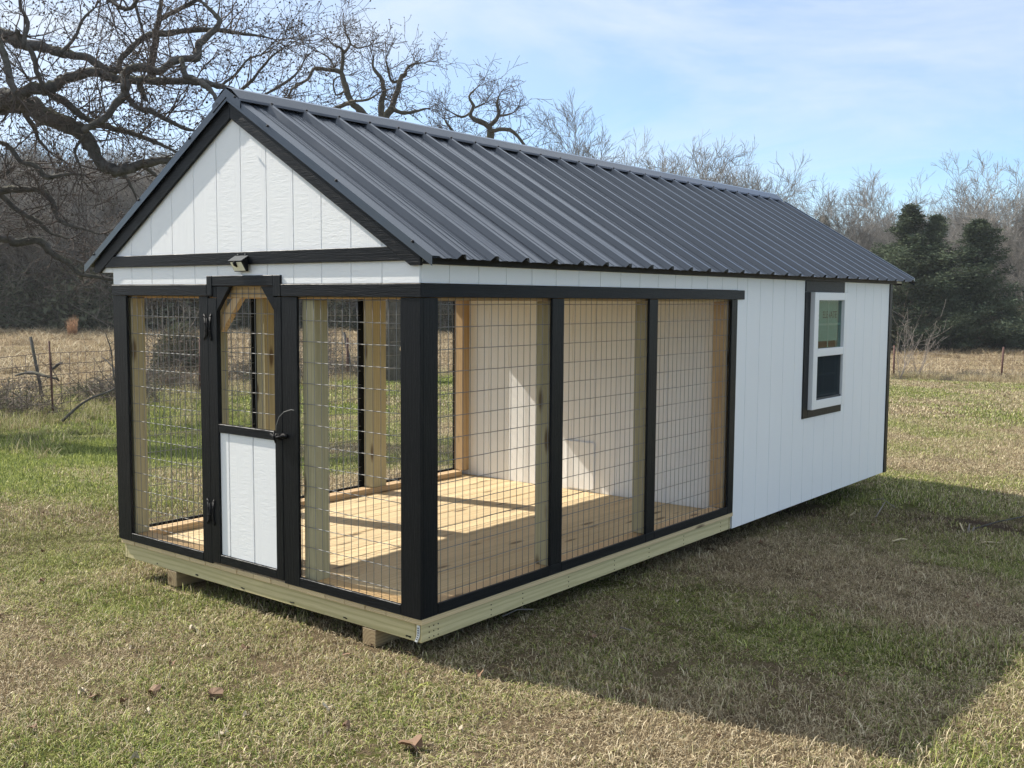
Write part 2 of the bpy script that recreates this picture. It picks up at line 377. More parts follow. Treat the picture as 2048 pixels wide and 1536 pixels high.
def grass_colors(m, g, c, dirt):
    """g greenness of the place, c a random number for the blade"""
    dry = m.n('ValToRGB'); e = dry.color_ramp.elements
    e[0].position = 0; e[0].color = (.15, .11, .066, 1); e[1].position = 1; e[1].color = (.88, .76, .53, 1)
    for ps, cc in ((.35, (.33, .25, .15, 1)), (.75, (.58, .475, .30, 1))):
        k = e.new(ps); k.color = cc
    grn = m.n('ValToRGB'); e = grn.color_ramp.elements
    e[0].position = 0; e[0].color = (.07, .10, .022, 1); e[1].position = 1; e[1].color = (.58, .60, .18, 1)
    k = e.new(.5); k.color = (.215, .265, .06, 1)
    c2 = m.math('FRACT', m.math('MULTIPLY', c, 7.13))
    m.t.links.new(c2, dry.inputs[0]); m.t.links.new(c2, grn.inputs[0])
    f = m.rng(m.math('SUBTRACT', g, m.math('MULTIPLY', c, .9)), -.12, .12)
    col = m.mix(f, dry.outputs[0], grn.outputs[0])
    if dirt is not None: col = m.mix(dirt, col, (.17, .115, .075))
    return col
def ground_mat():
    m = N('lawn_soil'); p = m.pos(); g = m.attr('g'); d = m.attr('b'); fl = m.attr('field')
    c = m.noise(p, 26, 5, .7); c = m.rng(c, .3, .7)
    c3 = m.noise(p, 4, 5, .65)
    col = grass_colors(m, g, m.math('ADD', m.math('MULTIPLY', c, .7), m.math('MULTIPLY', c3, .3)), d)
    sc = m.mix(1., col, (.36, .335, .31), 'MULTIPLY')          # thatch and soil, darkened to carry the shade between the blades
    big = m.noise(m.mapv(p, (.5, .5, .5)), 1, 5, .6)
    fc = m.mix(m.rng(big, .35, .65), (.23, .165, .10), (.36, .285, .175))
    fc = m.mix(m.rng(m.noise(p, 5, 4, .7), .4, .7, 0, .6), fc, (.14, .11, .06))
    col2 = m.mix(fl, sc, fc)
    h = m.math('ADD', m.noise(p, 40, 5, .7), m.math('MULTIPLY', m.noise(p, 3, 4, .6), 2.))
    m.bsdf(col2, .95, m.bump(h, .9, .05), spec=.1); return m.m
def grass_mat():
    m = N('grass_blades'); c = m.attr('c'); g = m.attr('g', 'INSTANCER'); d = m.attr('b', 'INSTANCER')
    g = m.math('ADD', g, m.rng(m.noise(m.pos(), 14, 2, .5), .3, .7, -.13, .13))
    col = grass_colors(m, g, c, m.math('MULTIPLY', d, .6))
    a = m.n('BsdfDiffuse', ins={'Color': col}); t = m.n('BsdfTranslucent', ins={'Color': col}); x = m.n('MixShader', ins={0: .3})
    gl = m.n('BsdfGlossy', ins={'Roughness': .45, 'Color': (.5, .5, .45, 1)}); y = m.n('MixShader', ins={0: .05})
    L = m.t.links.new; L(a.outputs[0], x.inputs[1]); L(t.outputs[0], x.inputs[2]); L(x.outputs[0], y.inputs[1]); L(gl.outputs[0], y.inputs[2]); L(y.outputs[0], m.out.inputs[0]); return m.m
GROUND = ground_mat(); GRASS = grass_mat()
def make_ground():
    rs = [0.] + list(np.geomspace(.6, 3, 12)) + list(np.geomspace(3.08, 130, 170)) + list(np.geomspace(140, 2600, 22)); na = 600
    an = np.linspace(0, 2*np.pi, na, endpoint=False)
    R_, A_ = np.meshgrid(rs[1:], an, indexing='ij'); X = np.append([CAM.x], (CAM.x+R_*np.cos(A_)).ravel()); Y = np.append([CAM.y], (CAM.y+R_*np.sin(A_)).ravel())
    Z = np.concatenate([gz(X[i:i+20000], Y[i:i+20000]) for i in range(0, len(X), 20000)])
    T = []
    nr = len(rs)-1; i, j = np.meshgrid(np.arange(nr-1), np.arange(na), indexing='ij'); j2 = (j+1) % na
    a = 1+i*na+j; b = 1+i*na+j2; c = b+na; d = a+na
    T = np.concatenate([np.stack([a, d, c], -1).reshape(-1, 3), np.stack([a, c, b], -1).reshape(-1, 3), np.stack([np.zeros(na, int), 1+np.arange(na), 1+(np.arange(na)+1) % na], -1)])
    me = fast_mesh('ground', np.stack([X, Y, Z], 1), T, GROUND, greenness(X, Y), 'g')
    me.attributes.new('b', 'FLOAT', 'POINT').data.foreach_set('value', bare(X, Y).astype(np.float32))
    fd = fdist(X, Y); fl = np.clip((fd+fbm(X, Y, 2, 3)*2-1)/3, 0, 1)
    me.attributes.new('field', 'FLOAT', 'POINT').data.foreach_set('value', fl.astype(np.float32))
    tag(link('ground', me), 'patchy winter lawn running out into a tan field', kind='structure')
make_ground()

# ------------------------------------------------------------------ the building
shed = tag(empty('kennel_shed', (-1.22, 3.0, -.2)), 'white and black timber kennel shed with wire run and charcoal metal roof', 'shed')
WX = -2.44; LC = 3.03; LE = 6.08; ZB = 1.50
# skids (runners) under the floor
for x in (-2.0, -.39):
    box('skid', x, x+.09, .01, 6.0, -.2 if x > -1 else -.205, -.117, W_SKID, shed, .003)
tag(box('shim_plank', -2.05, -1.76, .005, .34, -.262, -.225, W_SKID, None, .003), 'flat grey plank wedged under the left runner of the shed', 'plank')
# rim joists: 2x4 on edge
box('rim_joist', WX+.03, -.044, .010, .048, -.115, -.0285, W_RIM_X, shed, .003)
box('rim_joist', -.042, -.004, .010, 3.02, -.115, -.0285, W_RIM_Y, shed, .003)
box('rim_joist', WX+.004, WX+.028, .010, 6.0, -.115, -.0285, W_RIM_Y, shed, .003)
box('rim_joist', -.043, -.005, 3.03, 6.0, -.115, -.0285, W_RIM_Y, shed, .003)
box('rim_joist', WX+.03, -.045, 6.0, 6.04, -.115, -.0285, W_RIM_X, shed, .003)
# deck boards
xs = [WX-.012+.1397*i for i in range(18)] + [0.012]
xs[-2] = -.105
for i in range(len(xs)-1):
    dy = random.uniform(-.003, .003); dz = random.uniform(-.001, .001)
    box('deck_board', xs[i]+.0012, xs[i+1]-.0012, -.004+dy, 3.05, -.027, dz, W_DECK, shed, .0022)
box('inner_floor', WX+.01, -.01, 3.06, 6.02, -.027, -.003, INTW, shed)
# bottom plates (lie on the deck) and posts of the run
box('bottom_plate', WX+.02, WX+.11, .115, 2.93, .0015, .04, W_PL_Y, shed, .002)
box('bottom_plate', -.105, -.022, .115, 2.93, .0015, .038, W_PL_Y, shed, .002)
box('bottom_plate', WX+.115, -1.62, .022, .105, .0015, .04, W_PL_X, shed, .002)
box('bottom_plate', -.73, -.115, .022, .105, .0015, .04, W_PL_X, shed, .002)
box('header_beam', WX+.022, WX+.105, .115, 3.0, 1.425, 1.53, W_PL_Y, shed, .002)
box('header_beam', -.105, -.022, .115, 3.0, 1.425, 1.53, W_PL_Y, shed, .002)
box('header_beam', WX+.022, -.022, .022, .112, 1.432, 1.54, W_PL_X, shed, .002)
post_y = (.975, 1.935)
for yy in post_y:
    box('frame_post', WX+.022, WX+.108, yy+.0, yy+.145, .042, 1.424, W_POST, shed, .003)
    box('frame_post', -.108, -.022, yy+.01, yy+.10, .040, 1.424, W_POST, shed, .003)
for x0 in (WX+.022, -.110): box('frame_post', x0, x0+.088, .022, .110, .002, 1.424, W_POST, shed, .003)
box('frame_post', WX+.022, WX+.108, 2.935, 3.018, .042, 1.424, W_STUD, shed, .003)
box('frame_post', -.110, -.022, 2.935, 3.018, .040, 1.424, W_STUD, shed, .003)
for x0 in (-1.62, -.815): box('frame_post', x0, x0+.088, .022, .108, .002, 1.424, W_POST, shed, .003)
# black trim of the run. Right side (x=0) and its mirror on the left
def tri(x0, x1, y0, y1, z0, z1, mat, nm='trim_board'): return box(nm, x0, x1, y0, y1, z0, z1, mat, shed, .002)
for side in (0, 1):
    X = (lambda a, b: (a, b)) if side == 0 else (lambda a, b: (WX-b, WX-a))
    x0, x1 = X(0, .016)
    tri(x0, x1, .002, .098, .001, 1.438, BZ, 'corner_trim')
    for ya, yb in ((.955, 1.057), (1.907, 2.003)): tri(x0, x1, ya, yb, .052, 1.438, BZ)
    tri(x0, x1, 2.955, 3.035, .001, 1.438, BZ)
    for ya, yb in ((.100, .955), (1.057, 1.907), (2.003, 2.955)): tri(x0, x1, ya+.001, yb-.001, .001, .052-.001, BY, 'bottom_rail')
    tri(X(0, .022)[0], X(0, .022)[1], -.016, 3.125, 1.4395, ZB, BY, 'band_board')
# little pieces of rail below the two middle uprights
for side in (0, 1):
    x0, x1 = (0, .016) if side == 0 else (WX-.016, WX)
    for ya, yb in ((.955, 1.057), (1.907, 2.003)): tri(x0, x1, ya, yb, .001, .051, BY, 'bottom_rail')
# front trim (y=0)
tri(-.108, .0165, -.016, .001, .001, 1.438, BZ, 'corner_trim')
tri(WX-.0165, -2.318, -.016, .001, .001, 1.438, BZ, 'corner_trim')
tri(WX-.02, -1.536, -.021, 0, 1.4395, ZB, BX, 'band_board')
tri(-.925, .0225, -.021, 0, 1.4395, ZB, BX, 'band_board')
tri(-2.317, -1.612, -.016, 0, .001, .050, BX, 'bottom_rail'); tri(-.809, -.109, -.016, 0, .001, .050, BX, 'bottom_rail')
tri(-1.610, -1.533, -.016, 0, .001, 1.438, BZ, 'door_casing'); tri(-.927, -.811, -.016, 0, .001, 1.438, BZ, 'door_casing')
tri(-1.533, -1.488, -.022, 0, 1.44, 1.545, BZ, 'door_casing'); tri(-.985, -.927, -.022, 0, 1.44, 1.545, BZ, 'door_casing')
tri(-1.486, -.987, -.020, 0, 1.492, 1.545, BX, 'door_casing')
# wire panels: 2 x 4 inch welded mesh
def wire_panel(name, a0, a1, z0, z1, f, parent, clip=None, off=(.02, .015)):
    """f(a, z) gives the point; a runs along the wall"""
    t = Tubes(); r = .0019
    a = a0+off[0]
    while a < a1:
        zt = z1 if clip is None else min(z1, clip(a)); k = 6
        wv = [random.uniform(-.0012, .0012) for _ in range(k+1)]
        t.add([f(a+wv[i], z0+(zt-z0)*i/k, 0) for i in range(k+1)], [r]*(k+1), 4); a += .0508
    z = z1-off[1]
    while z > z0:
        b0, b1 = a0, a1
        if clip is not None:
            while b0 < a1 and clip(b0) < z: b0 += .005
            while b1 > a0 and clip(b1) < z: b1 -= .005
        k = 6; wv = [random.uniform(-.0012, .0012) for _ in range(k+1)]
        t.add([f(b0+(b1-b0)*i/k, z+wv[i], .003) for i in range(k+1)], [r]*(k+1), 4); z -= .1016
    c = f((a0+a1)/2, (z0+z1)/2, 0)
    return link(name, t.mesh(name, WIRE, c), c, parent)
for side in (0, 1):
    xw = -.003 if side == 0 else WX+.003; sg = -1 if side == 0 else 1
    for ya, yb, o in ((.09, .966, .045), (1.05, 1.92, .03), (1.995, 2.965, .02)):
        wire_panel('wire_panel', ya, yb, .04, 1.445, lambda a, z, d: Vector((xw+sg*d, a, z)), shed, None, (o, .037))
for xa, xb, o in ((-2.33, -1.60, .045), (-.82, -.10, .01)):
    wire_panel('wire_panel', xa, xb, .04, 1.445, lambda a, z, d: Vector((a, .003+d, z)), shed, None, (o, .02))
# door
door = prism('door', [(-1.531, .012), (-1.456, .012), (-1.456, 1.43), (-1.531, 1.43)], 'y', -.017, .010, BZ, shed, .002)
tag(door, 'black framed half wire door with white lower panel')
def dpart(nm, *a, mat=BX, bev=.002): return box(nm, *a, mat, door, bev)
dpart('door_rail', -.986, -.930, -.017, .010, .012, 1.437, mat=BZ)
dpart('door_rail', -1.455, -.987, -.0165, .010, .012, .060); dpart('door_rail', -1.455, -.987, -.0165, .010, .720, .765)
dpart('door_rail', -1.4865, -1.4565, -.0165, .010, 1.4315, 1.4905, mat=BZ)
prism('corner_brace', [(-1.4555, 1.490), (-1.4555, 1.362), (-1.345, 1.490)], 'y', -.015, .009, BX, door, .001)
prism('corner_brace', [(-.9875, 1.490), (-.9875, 1.372), (-1.088, 1.490)], 'y', -.015, .009, BX, door, .001)
prism('corner_brace', [(-1.47, 1.33), (-1.47, 1.25), (-1.30, 1.43), (-1.37, 1.43)], 'y', .022, .055, W_STUD, door, .001)
for a, b in ((-1.455, -1.384), (-1.378, -1.181), (-1.175, -.987)):
    pnl = dpart('door_panel', a+.001, b-.001, -.006, .003, .061, .719, mat=SIDING, bev=.001)
dpart('door_panel_back', -1.455, -.987, .004, .009, .061, .719, mat=SIDING)
wire_panel('wire_panel', -1.456, -.987, .76, 1.488, lambda a, z, d: Vector((a, .013+d, z)), door, None, (.03, .035))
def hinge(z):
    t = Tubes(); xc = -1.5315
    def plate(pts):   # thin butterfly leaf
        k = len(pts); b_ = t.n
        for y in (-.0215, -.0185):
            for p in pts: t.V.append(Vector((p[0], y, p[1]))); t.A.append(.5)
        for i in range(1, k-1): t.T += [(b_, b_+i, b_+i+1), (b_+k, b_+k+i+1, b_+k+i)]
        for i in range(k): j = (i+1) % k; t.T += [(b_+i, b_+k+i, b_+k+j), (b_+i, b_+k+j, b_+j)]
        t.n += 2*k
    for sx in (-1, 1): plate([(xc+sx*.004, z-.04), (xc+sx*.031, z-.072), (xc+sx*.037, z-.060), (xc+sx*.027, z-.02), (xc+sx*.027, z+.02), (xc+sx*.037, z+.060), (xc+sx*.031, z+.072), (xc+sx*.004, z+.04)])
    t.add([Vector((xc, -.0225, z-.048)), Vector((xc, -.0225, z+.048))], [.0045]*2, 8)
    for sx in (-1, 1):
        for dz in (-.058, -.02, .02, .058): t.add([Vector((xc+sx*(.022 if abs(dz) < .05 else .029), -.0205, z+dz)), Vector((xc+sx*(.022 if abs(dz) < .05 else .029), -.0245, z+dz))], [.0042, .0035], 6)
    c = Vector((xc, -.02, z)); return link('hinge', t.mesh('hinge', HARD, c, False), c, door)
hinge(1.275); hinge(.285)
def latch():
    t = Tubes(); z = .742
    t.add([Vector((-.985, -.023, z)), Vector((-.93, -.024, z))], [.016]*2, 4)
    t.add([Vector((-.925, -.023, z+.008)), Vector((-.885, -.024, z+.008))], [.013]*2, 4)
    t.add([Vector((-1.0, -.034, z+.012)), Vector((-.955, -.036, z-.004)), Vector((-.90, -.034, z+.01))], [.006, .008, .006], 6)
    t.add([Vector((-.965, -.03, z-.03)), Vector((-.960, -.045, z)), Vector((-.975, -.03, z+.03))], [.005]*3, 6)
    for x in (-.978, -.94, -.915, -.892): t.add([Vector((x, -.02, z+.012)), Vector((x, -.032, z+.012))], [.004]*2, 6)
    c = Vector((-.95, -.025, z)); l = link('latch', t.mesh('latch', HARD, c, False), c, door)
    t = Tubes(); pts = [Vector((-.962, -.03, .765)), Vector((-.955, -.034, .80)), Vector((-.93, -.036, .845)), Vector((-.895, -.033, .872)), Vector((-.855, -.022, .885)), Vector((-.82, -.006, .880)), Vector((-.79, .015, .865))]
    t.add(pts, [.0017]*7, 5); link('pull_wire', t.mesh('pull_wire', WIRE, c), c, door)
latch()
# siding ----------------------------------------------------------------
SL = .60; XR = -1.30; ZR = 2.455            # slope, ridge line, top of the roof sheet at the ridge
def roofz(x, drop=0): return ZR - SL*abs(x-XR) - drop
gro = [WX-.14] + [WX] + [-2.259+.2032*i for i in range(11)] + [-.0245+.022]
gro = [-2.58, -2.4585] + [-2.259+.2032*i for i in range(12)]; gro[-1] = .0
for a, b in zip(gro[:-1], gro[1:]):
    z0 = 1.502 if a > -2.46 else 1.572
    a2, b2 = a+.0025, b-.0025
    if a < -2.57: a2 = -2.575
    if b > -.01: b2 = .004
    tops = [(b2, roofz(b2, .045)), (a2, roofz(a2, .045))]
    if a2 < XR < b2: tops.insert(1, (XR, roofz(XR, .045)))
    za = max(tops[-1][1], z0+.004); tops[-1] = (a2, za)
    prism('siding_board', [(a2, z0), (b2, z0)]+tops, 'y', -.010, .0, SIDING, shed, .001)
prism('gable_sheathing', [(-2.57, 1.575), (WX+.003, 1.575), (WX+.003, 1.505), (-.003, 1.505), (-.003, roofz(-.003, .05)), (XR, roofz(XR, .05)), (-2.57, roofz(-2.57, .05))], 'y', -.0060, .018, SIDING, shed, 0)
# strips above the band, right and left side
def side_boards(yl, z0, z1, right=True):
    for a, b in zip(yl[:-1], yl[1:]):
        x0, x1 = (-.001, .009) if right else (WX-.009, WX+.001)
        segs = [(z0, z1)]
        if right and b > 4.28 and a < 4.90 and z1-z0 > .5: segs = [(z0, .598), (1.502, z1)]
        for s0, s1 in segs: box('siding_board', x0, x1, a+.0025, b-.0025, s0, s1, SIDING, shed, .001)
g1_ = [.0] + [.18+.2032*i for i in range(15)]; g1_[-1] = 3.04
g2_ = [3.04] + [3.19+.2032*i for i in range(14)] + [6.03]
side_boards(g1_, 1.502, 1.60); side_boards(g2_, -.112, 1.60)
side_boards(g1_, 1.502, 1.60, False); side_boards(g2_, -.112, 1.60, False)
for yl0, yl1, z0, z1 in ((.0, 3.03, 1.503, 1.60), (3.042, 4.27, -.11, 1.60), (4.91, 6.03, -.11, 1.60), (4.27, 4.91, -.11, .60), (4.27, 4.91, 1.50, 1.60)):
    box('sheathing', -.010, .0050, yl0+.0005, yl1-.0005, z0, z1, SIDING, shed, 0)
box('sheathing', WX-.0050, WX+.010, .02, 3.03, 1.541, 1.60, SIDING, shed, 0); box('sheathing', WX-.0050, WX+.010, 3.042, 6.03, -.11, 1.60, SIDING, shed, 0)
# rear wall and corner trims
prism('rear_wall', [(WX+.02, -.11), (-.02, -.11), (-.02, roofz(-.02, .05)), (XR, roofz(XR, .05)), (WX+.02, roofz(WX+.02, .05))], 'y', 6.062, 6.074, SIDING, shed, 0)
tri(-.005, .017, 6.032, 6.10, -.113, 1.60, BZ, 'corner_trim'); tri(WX-.017, WX+.005, 6.032, 6.10, -.113, 1.60, BZ, 'corner_trim')
# partition between run and enclosed room
yl = [WX+.012]+[WX+.11+.2032*i for i in range(12)]; yl[-1] = -.012
for a, b in zip(yl[:-1], yl[1:]): box('partition_board', a+.0025, b-.0025, 3.020, 3.030, .001, 1.56, SIDING, shed, .001)
box('partition_sheet', WX+.012, -.012, 3.0245, 3.041, .0005, 1.60, SIDING, shed, 0)
pd = box('pet_door', -1.36, -1.10, 3.006, 3.0195, .015, .375, SIDING, shed, .004); tag(pd, 'small white flush hatch low on the inner wall')
# ceiling, inner walls
for s in (-1, 1):
    xe = -.02 if s > 0 else WX-.1
    prism('roof_deck', [(XR, ZR-.05), (xe, roofz(xe, .05)), (xe, roofz(xe, .065)), (XR, ZR-.066)], 'y', .02, 6.06, INTW, shed, 0)
box('ceiling_board', WX+.11, -.11, .115, 3.018, 1.57, 1.58, INTW, shed, 0)
# gable beam, rake boards, fascia
prism('gable_beam', [(-2.512, 1.600), (-.004, 1.600), (.012, 1.600), (.012, 1.632), (-.040, 1.664), (-2.472, 1.664), (-2.512, 1.636)], 'y', -.026, -.011, BX, shed, .002)
def rake(s, y0, y1, nm='rake_board', mat=BX, top=.026, bot=.118, xe=None):
    xe = xe if xe is not None else (.028 if s > 0 else -2.63)
    zb = 1.578 if s > 0 else 1.570
    pts = [(XR, roofz(XR, top)), (xe, roofz(xe, top)), (xe, min(zb, roofz(xe, top)-.02))]
    xi = XR + s*(roofz(XR, bot)-zb)/SL
    pts += [(xi, zb), (XR, roofz(XR, bot))]
    return prism(nm, pts, 'y', y0, y1, mat, shed, .002)
rake(1, -.0285, -.0125); rake(-1, -.0285, -.0125); rake(1, 6.30, 6.316, xe=.028); rake(-1, 6.30, 6.316)
for s, xe in ((1, .026), (-1, -2.628)):     # white soffit block behind the rake
    prism('rake_lookout', [(XR, roofz(XR, .05)), (xe, roofz(xe, .05)), (xe, roofz(xe, .066)), (XR, roofz(XR, .066))], 'y', -.0120, -.0105, SIDING, shed, 0)
    prism('rake_lookout', [(XR, roofz(XR, .05)), (xe, roofz(xe, .05)), (xe, roofz(xe, .066)), (XR, roofz(XR, .066))], 'y', 6.075, 6.2995, SIDING, shed, 0)
tri(.010, .027, -.0120, 6.17, 1.585, 1.640, BY, 'fascia_board')
tri(-2.629, -2.612, -.0120, 6.28, 1.572, 1.628, BY, 'fascia_board')
prism('soffit', [(-2.611, 1.5735), (WX-.010, 1.5735), (WX-.010, 1.581), (-2.611, 1.581)], 'y', .02, 6.28, SIDING, shed, 0)
# metal roof: sheets 36 in wide, ribs every 9 in
RIB = .2286; RY0 = -.0806; YF, YR_ = -.036, 6.40
def profile(y):
    k = round((y-RY0)/RIB); d = abs(y-(RY0+k*RIB))
    if d < .011: return .0245
    if d < .032: return .0245*(1-(d-.011)/.021)
    for m_ in (.070, .093):
        if abs(d-m_) < .006: return .0035
    return 0
def prof_pts(y0, y1):
    ys = {y0, y1}
    for k in range(-1, 32):
        c = RY0+k*RIB
        for d in (.011, .032, .064, .067, .073, .076, .087, .090, .096, .099):
            for s in (-1, 1):
                if y0 < c+s*d < y1: ys.add(c+s*d)
    return sorted(ys)
for s in (1, -1):
    xe = .112 if s > 0 else -2.712
    ya = YF; k = 0
    while ya < YR_-.02:
        yb = min(RY0+RIB*(4*(k+1))+.035, YR_)
        ys = prof_pts(ya, yb); n = len(ys); V = []
        lift = .0012*(k % 2)
        for th in (0, .0014):
            for x in (XR+s*.012, (XR+xe)/2, xe):
                for y in ys:
                    h = profile(y)+lift-th; V.append((x+s*h*.51, y, roofz(x)+h*.86))
        Fc = []
        for L in (0, 1):
            for r_ in (0, 1):
                for i in range(n-1):
                    a = L*3*n+r_*n+i; q = (a, a+1, a+n+1, a+n); Fc.append(q if (L == 0) == (s < 0) else q[::-1])
        for i in range(n-1):
            a = 2*n+i; Fc.append((a, a+1, 3*n+a+1, 3*n+a))
        c = ((XR+xe)/2, (ya+yb)/2, roofz((XR+xe)/2)); o = mobj('roof_panel', V, Fc, ROOF, shed, c)
        ya = yb-.07 if yb < YR_ else YR_; k += 1
        if ya >= YR_: break
    # screws
    t = Tubes(); nrm = Vector((s*.514, 0, .857))
    for k in range(28):
        y = RY0+RIB*k+.036
        for d, nn in ((.115, 0), (.60, 0), (1.09, 0)):
            x = XR+s*(abs(xe-XR)-d) ; p = Vector((x, y, roofz(x))); t.add([p, p+nrm*.004, p+nrm*.009], [.010, .009, .005], 6)
        x = XR+s*.10; p = Vector((x, RY0+RIB*k, roofz(x)))+nrm*.027; t.add([p, p+nrm*.007], [.007, .006], 6)
    c = Vector((XR+s*.7, 3.1, 2.0)); tag(link('screws', t.mesh('screws', HARD, c, False), c, shed), kind='stuff')
    # ridge cap wing, rake flashing
    for yy0, yy1 in ((-.046, 6.41),):
        prism('ridge_cap', [(XR, ZR+.036), (XR+s*.040, ZR+.021), (XR+s*.105, ZR+.031-SL*.105), (XR+s*.112, ZR+.023-SL*.115), (XR+s*.105, ZR+.0285-SL*.105), (XR+s*.040, ZR+.0185), (XR, ZR+.0335)], 'y', yy0, yy1, ROOF, shed, 0)
        prism('ridge_cap', [(XR, ZR+.027), (XR+s*.115, ZR+.027-SL*.115), (XR+s*.115, ZR-.015-SL*.115), (XR, ZR-.015)], 'y', -.050, -.0465, ROOF, shed, 0)
    for y0, y1, f0 in ((-.062, -.0475, 1), (6.385, 6.40, 0)):
        prism('rake_flashing', [(XR, ZR+.010), (xe, roofz(xe)+.010), (xe, roofz(xe)-.034), (XR, ZR-.034)], 'y', -.0455 if f0 else 6.3985, -.044 if f0 else 6.400, ROOF, shed, 0)
        ya, yb = (-.0435, .010) if f0 else (6.335, 6.398)
        if not f0: prism('rake_flashing', [(XR+s*.14, roofz(XR+s*.14)+.034), (xe, roofz(xe)+.034), (xe, roofz(xe)+.0105), (XR+s*.14, roofz(XR+s*.14)+.0105)], 'y', 6.372, 6.3975, ROOF, shed, 0)
        prism('rake_flashing', [(XR, ZR+.010), (xe, roofz(xe)+.010), (xe, roofz(xe)+.0085), (XR, ZR+.0085)], 'y', ya, yb, ROOF, shed, 0)
# window ---------------------------------------------------------------
win = box('window', .006, .018, 4.158, 4.252, .538, 1.5005, BZ, shed, .002); tag(win, 'white double hung window in a black surround')
box('window_trim', .006, .018, 4.158, 4.940, 1.5015, 1.584, BY, win, .002); box('window_trim', .006, .018, 4.253, 4.936, .538, .598, BY, win, .002)
box('window_trim', .006, .018, 4.926, 4.938, .5985, 1.5010, BZ, win, .001)
for a in ((4.256, 4.335, .600, 1.498), (4.862, 4.924, .600, 1.498), (4.336, 4.861, 1.437, 1.498), (4.336, 4.861, .600, .668), (4.336, 4.861, 1.005, 1.065)):
    box('window_frame', -.02, .052 if a[1] < 4.86 or a[0] > 4.8 else .050, *a, VINYL, win, .003)
box('pane', .022, .025, 4.337, 4.860, 1.066, 1.436, GLASS, win, 0)
box('pane', .004, .007, 4.337, 4.860, .700, 1.004, GLASS, win, 0)
box('screen_frame', .030, .040, 4.337, 4.860, .669, .684, SCREEN, win, 0)
for y, z0, z1, xx in ((4.60, 1.066, 1.436, .0195), (4.60, .700, 1.004, -.006)): box('muntin', xx, xx+.0022, y-.008, y+.008, z0, z1, VINYL, win, 0)
for z, xx in ((1.25, .0195), (.855, -.006)):
    box('muntin', xx, xx+.0021, 4.337, 4.591, z-.008, z+.008, VINYL, win, 0); box('muntin', xx, xx+.0021, 4.609, 4.860, z-.008, z+.008, VINYL, win, 0)
box('lower_sash', -.012, .002, 4.337, 4.375, .684, 1.004, VINYL, win, 0); box('lower_sash', -.012, .002, 4.376, 4.860, .684, .715, VINYL, win, 0)
box('sticker', .016, .018, 4.34, 4.80, 1.12, 1.435, PAPER, win, 0)
box('insect_screen', .030, .0305, 4.337, 4.860, .6845, 1.004, MESHS, win, 0)
def text(body, loc, size, parent, rotz=0.):
    cu = bpy.data.curves.new('lettering', 'FONT'); cu.body = body; cu.size = size; cu.extrude = .0004
    tmp = bpy.data.objects.new('tmp', cu); COL.objects.link(tmp); dg = bpy.context.evaluated_depsgraph_get(); me = bpy.data.meshes.new_from_object(tmp.evaluated_get(dg))
    bpy.data.objects.remove(tmp); M = Matrix(((0, 0, 1, 0), (1, 0, 0, 0), (0, 1, 0, 0), (0, 0, 0, 1))) @ Matrix.Rotation(rotz, 4, 'Z'); me.transform(M)
    me.materials.clear(); me.materials.append(PINK); me.name = 'lettering'
    return link('lettering', me, loc, parent)
text('ELEVATE', (.0185, 4.49, 1.30), .075, win); text('E', (.0185, 4.365, 1.24), .13, win)
box('shade_lining', WX+.021, -.021, 6.05, 6.0600, -.02, 1.56, ROOM_SHADE, shed, 0); box('shade_lining', WX+.021, -.021, 3.0415, 3.049, -.02, 1.56, ROOM_SHADE, shed, 0); box('inner_floor', WX+.021, -.021, 3.05, 6.049, -.002, .0, ROOM_SHADE, shed, 0)  # dark sheets lining the room and its floor, shade put into their colour
box('shade_lining', WX+.012, WX+.02, 3.05, 6.05, -.02, 1.6, ROOM_SHADE, shed, 0)
# lumber tag at the near corner
tg = prism('lumber_tag', [(-.024, -.112), (-.010, -.085), (-.008, -.032), (-.024, -.032), (-.026, -.080), (-.040, -.112)], 'y', .002, .0045, TAG, shed, 0)
for k, (x, z) in enumerate([(-.0165, -.045), (-.0168, -.056), (-.017, -.067), (-.0185, -.078), (-.0225, -.088), (-.027, -.098)]):
    box('tag_print', x-.004, x+.004, .0005, .0018, z-.0028, z+.0028, simple('tag_ink', (.08, .09, .10), .6), tg, 0)
# nail heads on rims
t = Tubes()
for x in [-.5-.4*i for i in range(5)]+[-.07, -.1]:
    for z in (-.10, -.098): t.add([Vector((x+random.uniform(-.03, .03), .011, z)), Vector((x, .008, z))], [.003]*2, 6)
for y in [.06, .09, .12, .5, .75, 1.15, 1.6, 1.98, 2.4, 2.9]:
    for z in (-.05, -.075, -.10): t.add([Vector((-.006, y, z)), Vector((-.002, y, z))], [.0032]*2, 6)
c = Vector((-.5, .5, -.07)); tag(link('nails', t.mesh('nails', HARD, c, False), c, shed), kind='stuff')
# solar wall light -----------------------------------------------------
lx0, lx1 = -1.270, -1.166
lamp = tag(empty('wall_light', (-1.218, -.026, 1.56)), 'small black solar wall light with pale lens on the gable beam', 'lamp')
prism('housing', [(-.027, 1.641), (-.068, 1.6165), (-.036, 1.564), (-.027, 1.564)], 'x', lx0, lx1, HARD, lamp, .0015)
prism('solar_panel', [(-.029, 1.6445), (-.0735, 1.618), (-.0735, 1.616), (-.029, 1.6425)], 'x', lx0-.003, lx1+.001, SOLAR, lamp, 0)
prism('lens', [(-.0655, 1.6110), (-.0675, 1.6105), (-.0410, 1.5675), (-.0390, 1.5680)], 'x', lx0+.006, lx1-.008, LENS, lamp, 0)
t = Tubes(); t.add([Vector((-1.222, -.062, 1.611)), Vector((-1.222, -.072, 1.606)), Vector((-1.222, -.068, 1.598)), Vector((-1.222, -.055, 1.588))], [.007, .010, .009, .004], 10)
c = Vector((-1.222, -.06, 1.60)); link('motion_sensor', t.mesh('motion_sensor', HARD, c), c, lamp)
